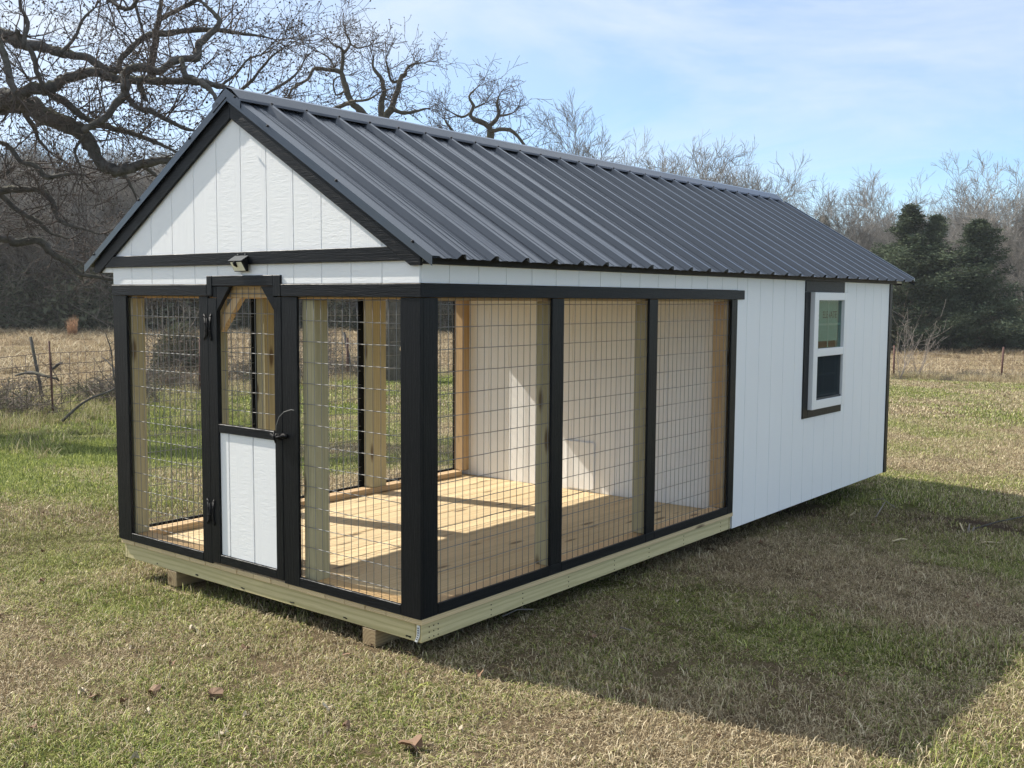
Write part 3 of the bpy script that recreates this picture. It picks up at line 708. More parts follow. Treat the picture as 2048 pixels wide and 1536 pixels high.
for x in (-1.250, -1.190):
    t = Tubes(); t.add([Vector((x, -.0262, 1.650)), Vector((x, -.031, 1.650))], [.003]*2, 8); c = Vector((x, -.028, 1.650)); link('screw', t.mesh('screw', WIRE, c, False), c, lamp)
# ------------------------------------------------------------------ scattering (grass and brush are stuff)
def gn_scatter(name, src, P, rot, sc, attrs, label, idx=None):
    """one object that sets copies of the src meshes on the points P"""
    me = bpy.data.meshes.new(name); me.vertices.add(len(P)); me.vertices.foreach_set('co', np.asarray(P, np.float32).ravel())
    a = me.attributes.new('rot', 'FLOAT_VECTOR', 'POINT'); a.data.foreach_set('vector', np.asarray(rot, np.float32).ravel())
    a = me.attributes.new('sc', 'FLOAT_VECTOR', 'POINT'); a.data.foreach_set('vector', np.asarray(sc, np.float32).ravel())
    a = me.attributes.new('idx', 'INT', 'POINT'); a.data.foreach_set('value', (np.random.randint(0, len(src), len(P)) if idx is None else idx).astype(np.int32))
    for k, v in attrs.items(): me.attributes.new(k, 'FLOAT', 'POINT').data.foreach_set('value', np.asarray(v, np.float32))
    o = bpy.data.objects.new(name, me); COL.objects.link(o)
    cc = bpy.data.collections.new(name+'_kinds')
    for i, m_ in enumerate(src): cc.objects.link(bpy.data.objects.new('%s_kind' % name, m_))
    t = bpy.data.node_groups.new(name, 'GeometryNodeTree')
    t.interface.new_socket('Geometry', in_out='INPUT', socket_type='NodeSocketGeometry'); t.interface.new_socket('Geometry', in_out='OUTPUT', socket_type='NodeSocketGeometry')
    gi = t.nodes.new('NodeGroupInput'); go = t.nodes.new('NodeGroupOutput'); ip = t.nodes.new('GeometryNodeInstanceOnPoints'); ci = t.nodes.new('GeometryNodeCollectionInfo')
    ci.inputs['Collection'].default_value = cc; ci.inputs['Separate Children'].default_value = True; ci.inputs['Reset Children'].default_value = True
    ip.inputs['Pick Instance'].default_value = True
    def na(nm, ty):
        n_ = t.nodes.new('GeometryNodeInputNamedAttribute'); n_.data_type = ty; n_.inputs['Name'].default_value = nm; return n_.outputs['Attribute']
    e2r = t.nodes.new('FunctionNodeEulerToRotation'); L = t.links.new
    L(gi.outputs[0], ip.inputs['Points']); L(ci.outputs[0], ip.inputs['Instance']); L(na('rot', 'FLOAT_VECTOR'), e2r.inputs[0]); L(e2r.outputs[0], ip.inputs['Rotation'])
    L(na('sc', 'FLOAT_VECTOR'), ip.inputs['Scale']); L(na('idx', 'INT'), ip.inputs['Instance Index']); L(ip.outputs[0], go.inputs[0])
    md = o.modifiers.new('scatter', 'NODES'); md.node_group = t
    tag(o, label, kind='stuff'); return o
def slope_rot(X, Y, rz):
    e = .4; dx = (gz(X+e, Y)-gz(X-e, Y))/(2*e); dy = (gz(X, Y+e)-gz(X, Y-e))/(2*e)
    # turn about z, then lean with the ground
    c, s_ = np.cos(rz), np.sin(rz); lx = dx*c+dy*s_; ly = -dx*s_+dy*c
    return np.stack([np.arctan(ly), -np.arctan(lx), rz], 1)
def blade_patch(seed, size, n, hmin, hmax, width, lean=1.0, segs=2):
    R = np.random.RandomState(seed); V = []; T = []; C = []; k = 0
    clump = R.rand(max(4, n//14), 2)*size-size/2; lenc = .6+.8*R.rand(len(clump))
    for i in range(n):
        ci = R.randint(len(clump))
        if R.rand() < .55: x, y = clump[ci]+R.randn(2)*size*.05
        else: x, y = (R.rand(2)-.5)*size
        h = (hmin+(hmax-hmin)*R.rand()**1.7)*lenc[ci]; an = R.rand()*6.283; ln = abs(R.randn())*.75*lean+.15; ln = min(ln, 1.9)
        c = R.rand(); w_ = width*(.6+.8*R.rand())
        dx, dy = math.cos(an), math.sin(an); px, py = -dy, dx; tw = R.randn()*.7
        bend = R.rand()*1.1*lean; pts = []; ang = ln*.45; qx = qz = 0.; pts.append((0, 0))
        for s_ in range(segs):
            qx += math.sin(ang)*h/segs; qz += math.cos(ang)*h/segs; pts.append((qx, max(qz, .004))); ang += bend
        for j, (a, b) in enumerate(pts):
            if j == segs: V.append((x+dx*a, y+dy*a, b)); C.append(c); break
            ww = w_*(1-.35*j/segs)
            V.append((x+dx*a+px*ww, y+dy*a+py*ww, b-.004*(j == 0))); V.append((x+dx*a-px*ww+dx*tw*ww, y+dy*a-py*ww+dy*tw*ww, b-.004*(j == 0))); C += [c, c]
        for j in range(segs-1): T += [(k+2*j, k+2*j+1, k+2*j+3), (k+2*j, k+2*j+3, k+2*j+2)]
        T.append((k+2*segs-2, k+2*segs-1, k+2*segs)); k += 2*segs+1
    return fast_mesh('grass_patch', np.array(V), T, GRASS, C, smooth=False)
def wedge(r0_, r1_, dens, ang=38):
    """jittered grid inside a wedge in front of the camera"""
    st = 1/math.sqrt(dens); g_ = np.arange(-r1_, r1_, st); A, B = np.meshgrid(g_, g_); A = A.ravel()+(np.random.rand(A.size)-.5)*st*1.1; B = B.ravel()+(np.random.rand(B.size)-.5)*st*1.1
    f_ = np.array([-math.sin(YAW), math.cos(YAW)]); rr = np.hypot(A, B); an = np.degrees(np.arccos(np.clip((A*f_[0]+B*f_[1])/np.maximum(rr, 1e-6), -1, 1)))
    m_ = (rr > r0_) & (rr < r1_) & (an < ang); return CAM.x+A[m_], CAM.y+B[m_]
def clear(X, Y):
    inside = (X > WX+.25) & (X < -.25) & (Y > .35) & (Y < 5.8)
    return ~inside
def lay(name, src, X, Y, s0, s1, label, zs=1., field=False):
    ok = clear(X, Y); X, Y = X[ok], Y[ok]; fd = fdist(X, Y)
    b = bare(X, Y); keep = (np.random.rand(len(X)) > b*.45); X, Y, b, fd = X[keep], Y[keep], b[keep], fd[keep]
    n = len(X); Z = gz(X, Y); rz = np.random.rand(n)*6.283; sc = s0+(s1-s0)*np.random.rand(n); g = greenness(X, Y)
    hz = sc*zs*(.22+1.1*fbm(X+7, Y+3, .7, 3))*(1+.5*np.clip(g-.4, 0, 1))
    ht = np.zeros(n)
    for l in LUSH[:3]: ht = np.maximum(ht, np.exp(-((X-l.x)**2+(Y-l.y)**2)/(2*1.6**2)))
    hz = hz*(1+.45*ht)
    return gn_scatter(name, src, np.stack([X, Y, Z], 1), slope_rot(X, Y, rz), np.stack([sc, sc, hz], 1), {'g': g, 'b': b}, label)
near = [blade_patch(s, .30, 880, .012, .062, .00115, 1.9, 3) for s in range(6)]
mid = [blade_patch(20+s, .55, 900, .016, .056, .0021, 1.7, 2) for s in range(5)]
far = [blade_patch(40+s, 1.2, 700, .022, .06, .006, 1.2, 2) for s in range(4)]
X, Y = wedge(1.6, 8.2, 26, 68); lay('lawn_grass', near, X, Y, .85, 1.25, 'short tan and green winter grass of the near lawn')
X, Y = wedge(8.0, 18.5, 9, 52); lay('lawn_grass', mid, X, Y, .85, 1.3, 'short tan and green grass around and behind the shed')
X, Y = wedge(18, 48, 2.6, 42); lay('lawn_grass', far, X, Y, .85, 1.3, 'straw coloured grass of the far lawn and field')
tall = [blade_patch(60+s, .5, 130, .12, .55, .0035, .7, 3) for s in range(4)]
weeds = []
# dry weeds along the fence and rank grass at the left
def along_fence(n, spread, k0=0, k1=None):
    out = []
    seg = FA[k0:k1]
    for _ in range(n):
        i = random.randrange(len(seg)-1); t = random.random(); p = seg[i]*(1-t)+seg[i+1]*t
        out.append(p+np.random.randn(2)*spread)
    return np.array(out)
q = np.concatenate([along_fence(520, .55), along_fence(260, 1.1, 0, 4), along_fence(420, .6, 4, 9)])
n = len(q); Z = gz(q[:, 0], q[:, 1]); sc = (.6+.8*np.random.rand(n))*np.where(np.hypot(q[:, 0]-CAM.x, q[:, 1]-CAM.y) > 27, .5, .45); rzz = np.random.rand(n)*6.28
gn_scatter('dry_weeds', tall, np.stack([q[:, 0], q[:, 1], Z], 1), np.stack([0*rzz, 0*rzz, rzz], 1), np.stack([sc, sc, sc*.95], 1), {'g': np.clip(greenness(q[:, 0], q[:, 1])*.5-.05, 0, 1), 'b': 0*rzz}, 'tall dry weeds growing along the wire fence')
pts = []
for (u, v, s_, k) in [(15, 830, 1.0, 60), (60, 800, .9, 40), (160, 850, 1.3, 40), (30, 900, .9, 30), (230, 830, 1., 25)]:
    c = hit(u, v)
    for _ in range(k): pts.append((c.x+random.gauss(0, s_), c.y+random.gauss(0, s_)))
q = np.array(pts); n = len(q); rzz = np.random.rand(n)*6.28; sc = .25+.4*np.random.rand(n)
gn_scatter('rank_grass', tall, np.stack([q[:, 0], q[:, 1], gz(q[:, 0], q[:, 1])], 1), np.stack([0*rzz, 0*rzz, rzz], 1), np.stack([sc*1.2, sc*1.2, sc], 1), {'g': .35+.6*np.random.rand(n), 'b': 0*rzz}, 'rank green and grey grass around the rusty fence post')

def leaf_mesh(seed, mat, L=.11, lob=5):
    rs = np.random.RandomState(seed); V = [(0, 0, .0)]; n_ = 22
    for i in range(n_):
        a = 2*math.pi*i/n_; r = L*(.40+.26*math.cos(a)+.20*abs(math.sin(a*lob/2))*(.7+.6*rs.rand())); V.append((r*math.cos(a), r*math.sin(a)*.85, .018*math.sin(a*2+seed)+.010*rs.rand()))
    V.append((-L*.75, 0, .012)); V.append((-L*.70, .004, .006)); Fc = [(0, i, i % n_+1) for i in range(1, n_+1)]+[(n_//2+1, n_+1, n_+2)]
    V2 = V+[(x, y, z-.0012) for x, y, z in V]; m_ = len(V); Fc = Fc+[tuple(m_+i for i in f[::-1]) for f in Fc]
    me = bpy.data.meshes.new('fallen_leaf'); me.from_pydata(V2, [], Fc); me.materials.append(mat); me.update(); return me
# ------------------------------------------------------------------ trees
def rdir(): 
    v = Vector((random.gauss(0, 1), random.gauss(0, 1), random.gauss(0, 1))); return v.normalized()
def twig(t, p, d, L, r, depth, crook=.35, upb=.0, buds=False, sides=3, kids=(2, 4), minr=.002, a=None):
    """a crooked twig that forks again and again"""
    k = max(3, int(L/.11)) if L < 1.2 else 8; pts = [p.copy()]; rad = [r]; step = L/k; dd = d.copy()
    for i in range(k):
        dd = (dd + rdir()*crook + Vector((0, 0, upb))).normalized(); pts.append(pts[-1]+dd*step); rad.append(max(minr, r*(1-.75*(i+1)/k)))
    t.add(pts, rad, sides, random.random() if a is None else a, cap=False)
    if buds and depth == 0:
        e = pts[-1]; b_ = random.uniform(.010, .018); t.add([e-dd*b_, e, e+dd*b_], [b_*.6, b_, b_*.3], 3, .2)
    if depth > 0:
        for _ in range(random.randint(*kids)):
            i = random.randint(1, k); q_, _ = frame_dirs(dd); ax = (rdir() - dd*0).normalized()
            nd = (dd*.75 + ax*.95).normalized(); twig(t, pts[i], nd, L*random.uniform(.45, .7), rad[i]*.72, depth-1, crook, upb, buds, sides, kids, minr, a)
def smooth_line(P, R_, sub=3, wob=.0):
    out = []; rr = []
    n = len(P)
    for i in range(n-1):
        p0, p1, p2, p3 = P[max(i-1, 0)], P[i], P[i+1], P[min(i+2, n-1)]
        for j in range(sub):
            t = j/sub; q_ = .5*((2*p1)+(p2-p0)*t+(2*p0-5*p1+4*p2-p3)*t*t+(-p0+3*p1-3*p2+p3)*t**3)
            r_ = R_[i]*(1-t)+R_[i+1]*t; out.append(q_+rdir()*r_*wob); rr.append(r_*random.uniform(.92, 1.1))
    out.append(P[-1]); rr.append(R_[-1]); return out, rr
def limbs(tree, origin, data, D, mat, tw, twn=1., sub=4, twlen=(.5, 1.1), depth=2, kids=(2, 4), dvar=1.4, minr=.0026, thick=1.12):
    """each limb: (pixel x, y, width) stations, at its own depth"""
    for j, st in enumerate(data):
        d0 = D + (random.uniform(-dvar, dvar) if not isinstance(st[0], (int, float)) else st[0]); 
        if isinstance(st[0], (int, float)): d0 = D+st[0]; st = st[1:]
        drift = random.uniform(-.9, .9)*dvar/2; n_ = len(st); P = []; Rr = []
        for i, (u, v, w_) in enumerate(st):
            dep = d0+drift*i/n_; P.append(at(u, v, dep)); Rr.append(w_*thick/2*dep/F)
        P, Rr = smooth_line(P, Rr, sub, .22)
        t = Tubes(); t.add(P, Rr, 9, .5, .16); c = P[0]; link('limb', t.mesh('limb', mat, c), c, tree)
        # twigs
        for i in range(1, len(P)):
            seglen = (P[i]-P[i-1]).length; mid_ = 1 if Rr[i]*2 < .13 else .55
            cnt = seglen*6.0*twn*mid_; cnt = int(cnt)+(random.random() < cnt-int(cnt))
            for _ in range(cnt):
                ax = (P[i]-P[i-1]).normalized(); dd = (rdir()+ax*.35+Vector((0, 0, .25))).normalized()
                twig(tw, P[i]+dd*Rr[i]*.6, dd, random.uniform(*twlen), min(Rr[i]*.45, .014), depth, .27, .03, True, 3, kids, minr)
        e = (P[-1]-P[-2]).normalized()
        for _ in range(3): twig(tw, P[-1], (e+rdir()*.5).normalized(), random.uniform(*twlen), min(Rr[-1], .014), depth, .27, .03, True, 3, kids, minr)
D1 = 15.0
oak_base = at(-360, 900, D1+1); oak_base.z = g1(oak_base.x, oak_base.y)
oak = tag(empty('oak_tree', oak_base), 'big leafless oak with thick crooked limbs reaching in from the left', 'tree', kind=None)
def trunk_mesh(parent, P, Rr, mat, sides=14):
    P, Rr = smooth_line(P, Rr, 4, .12); t = Tubes(); t.add(P, Rr, sides, .5, .1); link('trunk', t.mesh('trunk', mat, P[0]), P[0], parent)
trunk_mesh(oak, [oak_base-Vector((0, 0, .2)), oak_base+Vector((.05, 0, .8)), at(-345, 560, D1+1), at(-320, 330, D1+.6), at(-290, 120, D1), at(-230, -60, D1-.3), at(-200, -300, D1)], [.72, .52, .47, .44, .36, .26, .16], BARK)
L1 = [(0, (-320, 300, 75), (-160, 225, 58), (-60, 207, 48), (0, 205, 42), (45, 207, 36), (85, 228, 34), (130, 248, 30), (165, 268, 26), (183, 295, 22), (196, 320, 20), (218, 337, 20), (245, 340, 18), (285, 328, 16), (335, 320, 13), (400, 318, 10), (455, 326, 6)),
 (.5, (-290, 120, 50), (-150, 75, 34), (-60, 66, 26), (0, 69, 22), (25, 75, 24), (45, 88, 22), (85, 96, 17), (125, 106, 15), (170, 114, 14), (190, 126, 14), (215, 140, 13), (243, 141, 10)),
 (-.4, (-20, 205, 26), (20, 195, 24), (60, 178, 22), (97, 178, 20), (125, 161, 17), (153, 150, 17), (195, 146, 16), (226, 155, 15), (262, 160, 14), (303, 162, 13), (351, 161, 12), (404, 165, 11), (445, 174, 9), (480, 182, 7), (530, 196, 4)),
 (-.9, (165, 262, 12), (210, 235, 12), (240, 200, 14), (252, 178, 15), (250, 150, 14), (262, 136, 14), (290, 135, 14), (318, 143, 14), (343, 125, 14), (371, 117, 13), (395, 117, 13), (398, 90, 13), (415, 72, 12), (440, 45, 9), (425, 25, 7), (405, 5, 5)),
 (.8, (225, 150, 10), (235, 138, 10), (246, 113, 10), (275, 85, 11), (299, 70, 11), (343, 66, 10), (383, 60, 9), (436, 60, 9), (476, 66, 6), (520, 72, 4), (545, 78, 2)),
 (1.2, (306, 160, 12), (303, 130, 13), (309, 97, 13), (311, 68, 12), (317, 40, 9), (323, 0, 7), (330, -60, 6)),
 (1.2, (316, 42, 9), (347, 24, 8), (380, 8, 8), (410, -12, 6), (440, -50, 5)),
 (.2, (262, -30, 6), (270, 5, 6), (278, 35, 5), (287, 66, 4)),
 (-.6, (190, -40, 8), (218, -6, 8), (240, 14, 8), (262, 16, 7), (280, -10, 6)),
 (-1.2, (-10, 60, 10), (0, 90, 11), (12, 120, 12), (22, 160, 12), (32, 192, 10)),
 (-.8, (36, 60, 8), (40, 77, 8), (65, 109, 9), (77, 153, 8), (90, 178, 7)),
 (-.3, (60, 172, 16), (80, 178, 14), (121, 198, 13), (150, 222, 12), (182, 242, 11), (230, 258, 9), (270, 268, 8), (310, 285, 7), (345, 300, 5), (370, 318, 4)),
 (-.9, (246, 170, 10), (252, 190, 10), (274, 214, 9), (307, 226, 9), (339, 242, 8), (371, 258, 6), (395, 262, 4)),
 (-.9, (362, 118, 9), (371, 150, 11), (395, 161, 11), (420, 178, 9), (434, 202, 7)),
 (.3, (-320, 330, 50), (-120, 262, 20), (-10, 280, 8), (24, 300, 8), (40, 322, 9), (70, 332, 9), (95, 355, 8), (135, 348, 6), (170, 350, 3)),
 (1.6, (-330, 440, 60), (-120, 385, 22), (0, 380, 14), (40, 378, 13), (80, 380, 10), (105, 404, 9), (118, 440, 8), (160, 456, 6), (200, 468, 3)),
 (2.0, (-330, 520, 60), (-120, 480, 24), (0, 476, 15), (32, 484, 15), (80, 483, 13), (105, 508, 12), (135, 525, 11), (165, 548, 9), (225, 558, 6), (290, 572, 3)),
 (1.8, (-20, 384, 9), (0, 388, 9), (40, 424, 9), (73, 440, 8), (101, 465, 6), (140, 478, 3)),
 (.6, (50, 228, 9), (70, 258, 8), (78, 280, 6), (95, 300, 4)),
 (-.5, (276, 164, 7), (283, 185, 8), (292, 200, 8), (285, 178, 5)),
 (1.0, (232, 340, 8), (250, 352, 7), (262, 372, 5), (272, 395, 3)),
 (.9, (285, 330, 9), (300, 342, 7), (312, 352, 5)),
 (-1., (45, 95, 9), (55, 45, 7), (40, 10, 6), (45, -30, 5)), (.6, (120, 106, 7), (150, 75, 6), (165, 40, 5), (190, 15, 3)),
 (1.5, (470, 190, 6), (500, 165, 6), (520, 140, 5), (545, 112, 4), (572, 92, 2)), (1.2, (520, 195, 5), (555, 175, 5), (590, 150, 4), (610, 118, 2)),
 (.7, (440, 172, 5), (470, 150, 5), (495, 120, 4), (520, 110, 3)), (1.3, (30, 330, 6), (10, 350, 5), (-20, 368, 6)), (-.2, (170, 270, 5), (150, 300, 5), (160, 330, 3))]
tw = Tubes(); limbs(oak, oak_base, L1, D1, BARK, tw, .92, 4, (.40, 1.05), 2, (3, 5), 1.4, .0034)
tag(link('twigs', tw.mesh('twigs', TWIG, oak_base), oak_base, oak), kind='stuff')
# a second oak behind the roof
D2 = 25.0
b2 = at(783, 762, D2); b2.z = g1(b2.x, b2.y)
oak2 = tag(empty('oak_tree', b2), 'mossy gnarled oak rising in three crooked stems behind the middle of the roof', 'tree')
trunk_mesh(oak2, [b2-Vector((0, 0, .2)), b2+Vector((0, 0, .8)), at(784, 560, D2), at(776, 400, D2), at(768, 290, D2)], [.34, .24, .22, .21, .18], BARK2, 12)
L2 = [(0, (770, 320, 22), (752, 268, 16), (733, 234, 14), (718, 220, 12), (704, 205, 11), (696, 187, 11), (689, 164, 10), (680, 144, 8), (645, 138, 7), (627, 139, 6), (616, 158, 5), (583, 179, 4), (578, 202, 3)),
 (.1, (683, 150, 7), (686, 111, 6), (683, 97, 5), (668, 91, 4), (657, 79, 2)), (.1, (686, 108, 5), (701, 88, 4), (692, 67, 2)), (.3, (701, 88, 3), (715, 96, 3), (736, 92, 2)),
 (.3, (704, 204, 9), (683, 211, 8), (657, 220, 6), (625, 222, 4)), (-.4, (700, 203, 5), (736, 199, 4), (760, 185, 2)), (.4, (672, 144, 4), (660, 118, 3), (640, 105, 2)),
 (-.3, (764, 300, 14), (762, 243, 11), (762, 205, 11), (768, 182, 9), (762, 155, 8), (747, 138, 5), (747, 117, 3)),
 (.2, (768, 300, 16), (772, 235, 13), (785, 217, 12), (789, 199, 10), (797, 179, 10), (800, 158, 9), (811, 149, 7), (811, 143, 5), (824, 129, 4), (847, 126, 2)),
 (.4, (800, 160, 5), (784, 164, 5), (778, 146, 4), (772, 122, 3)), (-.2, (788, 219, 8), (809, 226, 7), (829, 223, 5), (853, 217, 3)), (.5, (693, 180, 4), (672, 190, 3), (668, 160, 3), (690, 150, 2))]
tw = Tubes(); limbs(oak2, b2, L2, D2, BARK2, tw, .9, 3, (.3, .75), 2, (3, 4), 1.0, .0048)
tag(link('twigs', tw.mesh('twigs', TWIG, b2), b2, oak2), kind='stuff')
D3 = 33.0
b3 = at(990, 765, D3); b3.z = g1(b3.x, b3.y)
oak3 = tag(empty('oak_tree', b3), 'broken topped oak with one limb arching down to the right above the ridge', 'tree')
trunk_mesh(oak3, [b3-Vector((0, 0, .2)), b3+Vector((0, 0, .9)), at(988, 560, D3), at(984, 400, D3), at(980, 262, D3)], [.40, .28, .26, .24, .10], BARK2, 12)
L3 = [(0, (982, 287, 13), (979, 255, 10), (953, 240, 8), (941, 231, 7), (947, 211, 6), (938, 193, 4), (956, 173, 2)), (.2, (979, 252, 8), (997, 231, 7), (994, 205, 5), (999, 190, 2)),
 (-.3, (982, 262, 8), (1011, 258, 7), (1035, 272, 6), (1055, 302, 5), (1070, 330, 4)), (.2, (941, 226, 4), (923, 234, 4), (900, 223, 2)), (.3, (970, 290, 8), (930, 282, 6), (905, 262, 5), (890, 240, 3)), (.1, (950, 215, 3), (970, 206, 2)), (.3, (1000, 232, 4), (1020, 228, 3), (1028, 224, 2)),
 (.3, (860, 265, 4), (885, 270, 4), (900, 280, 4), (940, 300, 5))]
tw = Tubes(); limbs(oak3, b3, L3, D3, BARK2, tw, .9, 3, (.5, 1.1), 2, (3, 4), 1.0, .006)
tag(link('twigs', tw.mesh('twigs', TWIG, b3), b3, oak3), kind='stuff')

# far bare trees: a few built, the others share their meshes
def bare_tree_mesh(seed, H, spread, stems=1, mat=FARTW, dens=1.):
    random.seed(seed); t = Tubes(); tk = Tubes()
    def grow(p, d, L, r, dep):
        k = 4; pts = [p]; rad = [r]
        for i in range(k):
            d = (d+rdir()*.20+Vector((0, 0, .045))).normalized(); pts.append(pts[-1]+d*L/k); rad.append(max(.0055, r*(1-.5*(i+1)/k)))
        (tk if dep >= 4 else t).add(pts, rad, 6 if dep >= 4 else 3, random.random(), cap=False)
        if dep == 0: return
        nk = {5: 6, 4: 5, 3: 4, 2: 5, 1: 5}[dep]; nk = max(2, int(round(nk*dens+random.uniform(-.4, .4))))
        for i in range(nk):
            j = random.randint(1, k) if i else k
            nd = (d+rdir()*spread).normalized()
            if nd.z < -.1: nd.z *= -.5
            grow(pts[j], nd, L*random.uniform(.52, .74), max(.0055, rad[j]*random.uniform(.55, .75)), dep-1)
    for s_ in range(stems):
        d = (Vector((0, 0, 1))+rdir()*(.12 if stems == 1 else .4)).normalized(); grow(Vector((random.uniform(-.3, .3)*(stems-1), random.uniform(-.3, .3)*(stems-1), -.2)), d, H*.33, H*.018/(stems**.5), 5)
    return tk.mesh('trunk', mat), t.mesh('crown', mat)
VAR = [bare_tree_mesh(101, 10, .70), bare_tree_mesh(102, 11, .62), bare_tree_mesh(103, 9, .82), bare_tree_mesh(104, 9.5, .72, 2), bare_tree_mesh(105, 10.5, .74), bare_tree_mesh(106, 8, .85, 3)]
random.seed(11)
HV = [sorted(v.co.z for v in a[1].vertices)[int(len(a[1].vertices)*.997)] for a in VAR]
def far_tree(u, d, k, h, label, group, rz=None, mesh=None):
    """h: height in metres"""
    p = at(u, 690, d); p.z = g1(p.x, p.y)
    o = empty('bare_tree', p); s_ = h/HV[k]; rz = random.uniform(0, 6.28) if rz is None else rz
    tkm, crm = (mesh or VAR[k])
    a = link('trunk', tkm, p, o); b = link('crown', crm, p, o)
    o.rotation_euler.z = rz; o.scale = (s_*random.uniform(.9, 1.1), s_*random.uniform(.9, 1.1), s_); tag(o, label, 'tree', group); return o
BK = 'leafless trees of the far wood'
def zone(u):
    return 'left' if u < 420 else 'middle' if u < 1500 else 'right'
LBL = {'left': 'leafless grey tree in the dense dark wood at the left', 'middle': 'slender leafless tree in the wood behind the shed roof', 'right': 'pale leafless tree in the wood at the right edge of the field'}
u = -330
def tall_at(v, d): return (596-v)*d/F+CAM.z+1.7
TOPS = [(-400, 250), (0, 300), (120, 330), (230, 300), (430, 320), (700, 330), (1000, 330), (1080, 320), (1180, 330), (1340, 360), (1420, 370), (1560, 420), (1640, 428), (1720, 424), (1780, 405), (1900, 392), (2000, 418), (2080, 402), (2600, 370)]
def top_px(u):
    for (a, p), (b, q) in zip(TOPS[:-1], TOPS[1:]):
        if a <= u <= b: return p+(q-p)*(u-a)/(b-a)
    return 340
PLACES = [(-30, 'leafless grey tree of the left wood just outside the left edge'), (75, 'leafless grey tree in the dark wood above the rusty fence post'), (235, 'leafless grey tree in the dark wood above the russet grass clump'), (430, 'leafless tree in the wood seen over the field through the left wire panel'),
          (620, 'leafless tree in the wood seen through the wire of the door'), (860, 'leafless tree in the wood seen through the panel right of the door'), (1560, 'leafless tree in the wood hidden low behind the long roof'), (1660, 'leafless grey tree just beyond the far roof corner'),
          (1770, 'leafless grey tree between the far roof corner and the cedars'), (1985, 'leafless tree standing behind the dark cedars'), (2110, 'leafless grey tree right of the cedars at the edge of the view'), (9999, 'leafless tree of the right wood just outside the right edge')]
def place(u):
    for lim, lb in PLACES:
        if u < lim: return lb, 'far wood: '+lb.replace('leafless ', '')
for d, du, off in [(66, 40, 95), (73, 38, 45), (84, 42, 10), (98, 60, 5)]:
    u = -360+random.uniform(0, 30)
    while u < 2420:
        dd = d+random.uniform(-3, 3); z_ = zone(u)
        tp = top_px(u)+off+random.uniform(0, 45)
        if 860 < u < 1560: tp = max(tp, 178+(u-445)*.1925+105)     # the ridge line hides all but a few crowns here
        if u > 1690: dd += 5
        lb, gr = place(u); far_tree(u, dd, random.randrange(6), tall_at(tp, dd), lb, gr)
        u += du*random.uniform(.7, 1.3)*(1.0 if u < 430 or u > 1520 else 1.4)
for u, d, k, v, lb in [(1125, 78, 1, 252, 'slender leafless tree rising above the ridge just right of the broken oak'), (1205, 78, 4, 276, 'leafless tree above the roof ridge with a narrow fan of twigs'), (1290, 80, 0, 312, 'low round topped leafless tree above the middle of the ridge'), (1325, 84, 5, 330, 'smallest leafless tree top above the ridge'),
                       (1440, 78, 3, 318, 'lone spreading leafless tree above the far end of the ridge'), (1925, 72, 2, 322, 'tallest pale leafless tree standing just right of the dark cedar'), (2085, 68, 5, 372, 'grey leafless tree cut by the right edge of the view'), (1700, 80, 4, 372, 'pale leafless tree left of the dark cedar'), (1625, 86, 1, 384, 'thin leafless tree beyond the far roof corner'), (1775, 78, 3, 352, 'leafless tree with its top showing just above the tallest cedar')]:
    far_tree(u, d, k, tall_at(v, d), lb, None)
for u, d, k, v, lb in [(-70, 60, 2, 250, 'tangled dark leafless tree at the left edge, behind the big oak'), (60, 62, 5, 335, 'low spreading leafless tree under the big oak limbs'), (175, 61, 3, 320, 'leafless tree half hidden by the left roof slope'), (-10, 63, 4, 300, 'slim leafless tree between the dark tree at the edge and the field'), (250, 62, 2, 330, 'leafless tree whose top shows beside the left rake board')]:
    far_tree(u, d, k, tall_at(v, d), lb, None)
# cedars
def cedar_mesh(seed, H, R_, n):
    rs = np.random.RandomState(seed); random.seed(seed); V = []; T = []; A = []; k = 0; tk = Tubes()
    tk.add([Vector((0, 0, -.2)), Vector((0, 0, H*.5)), Vector((0, 0, H*.97))], [H*.018, H*.011, H*.003], 7)
    nb = 125
    for b in range(nb):
        f = rs.rand()**.8; z = H*(.04+.90*f); prof = (1-f)**.75*(1+.25*math.sin(f*7+seed)); L = R_*max(.07, prof)*(.45+.8*rs.rand()); an = rs.rand()*6.283
        upz = .35+2.2*f; d = Vector((math.cos(an), math.sin(an), upz*.5)).normalized(); p0 = Vector((0, 0, z)); e = p0+d*L
        tk.add([p0, p0+d*L*.5, e], [H*.004, .012, .006], 3)
        m_ = int(n/nb*(.5+L/R_)); shade = rs.rand()
        for j in range(m_):
            t_ = rs.rand()**.55; c = p0+d*(L*t_); s_ = .10*L*(1.3-.5*t_)+.06
            c = c+Vector(rs.randn(3)*s_*Vector((1, 1, .7))[0]) if False else c+Vector((rs.randn()*s_, rs.randn()*s_, rs.randn()*s_*.65))
            q1 = Vector(rs.randn(3)).normalized(); q2 = Vector(rs.randn(3)).normalized(); l = .05+.07*rs.rand()
            q1.z = abs(q1.z)*.8; V += [c, c+q1*l*1.7+q2*l*.35, c+q1*l*1.2-q2*l*.5]; a_ = min(1, max(0, .25+.45*shade+.3*rs.randn()*.5)); A += [a_]*3; T.append((k, k+1, k+2)); k += 3
    return tk.mesh('trunk', BARK), fast_mesh('crown', np.array([tuple(v) for v in V]), T, CEDAR, A, smooth=False)
CED = [cedar_mesh(5, 10, 3.0, 46000), cedar_mesh(8, 9, 2.7, 42000), cedar_mesh(12, 6, 2.7, 30000)]
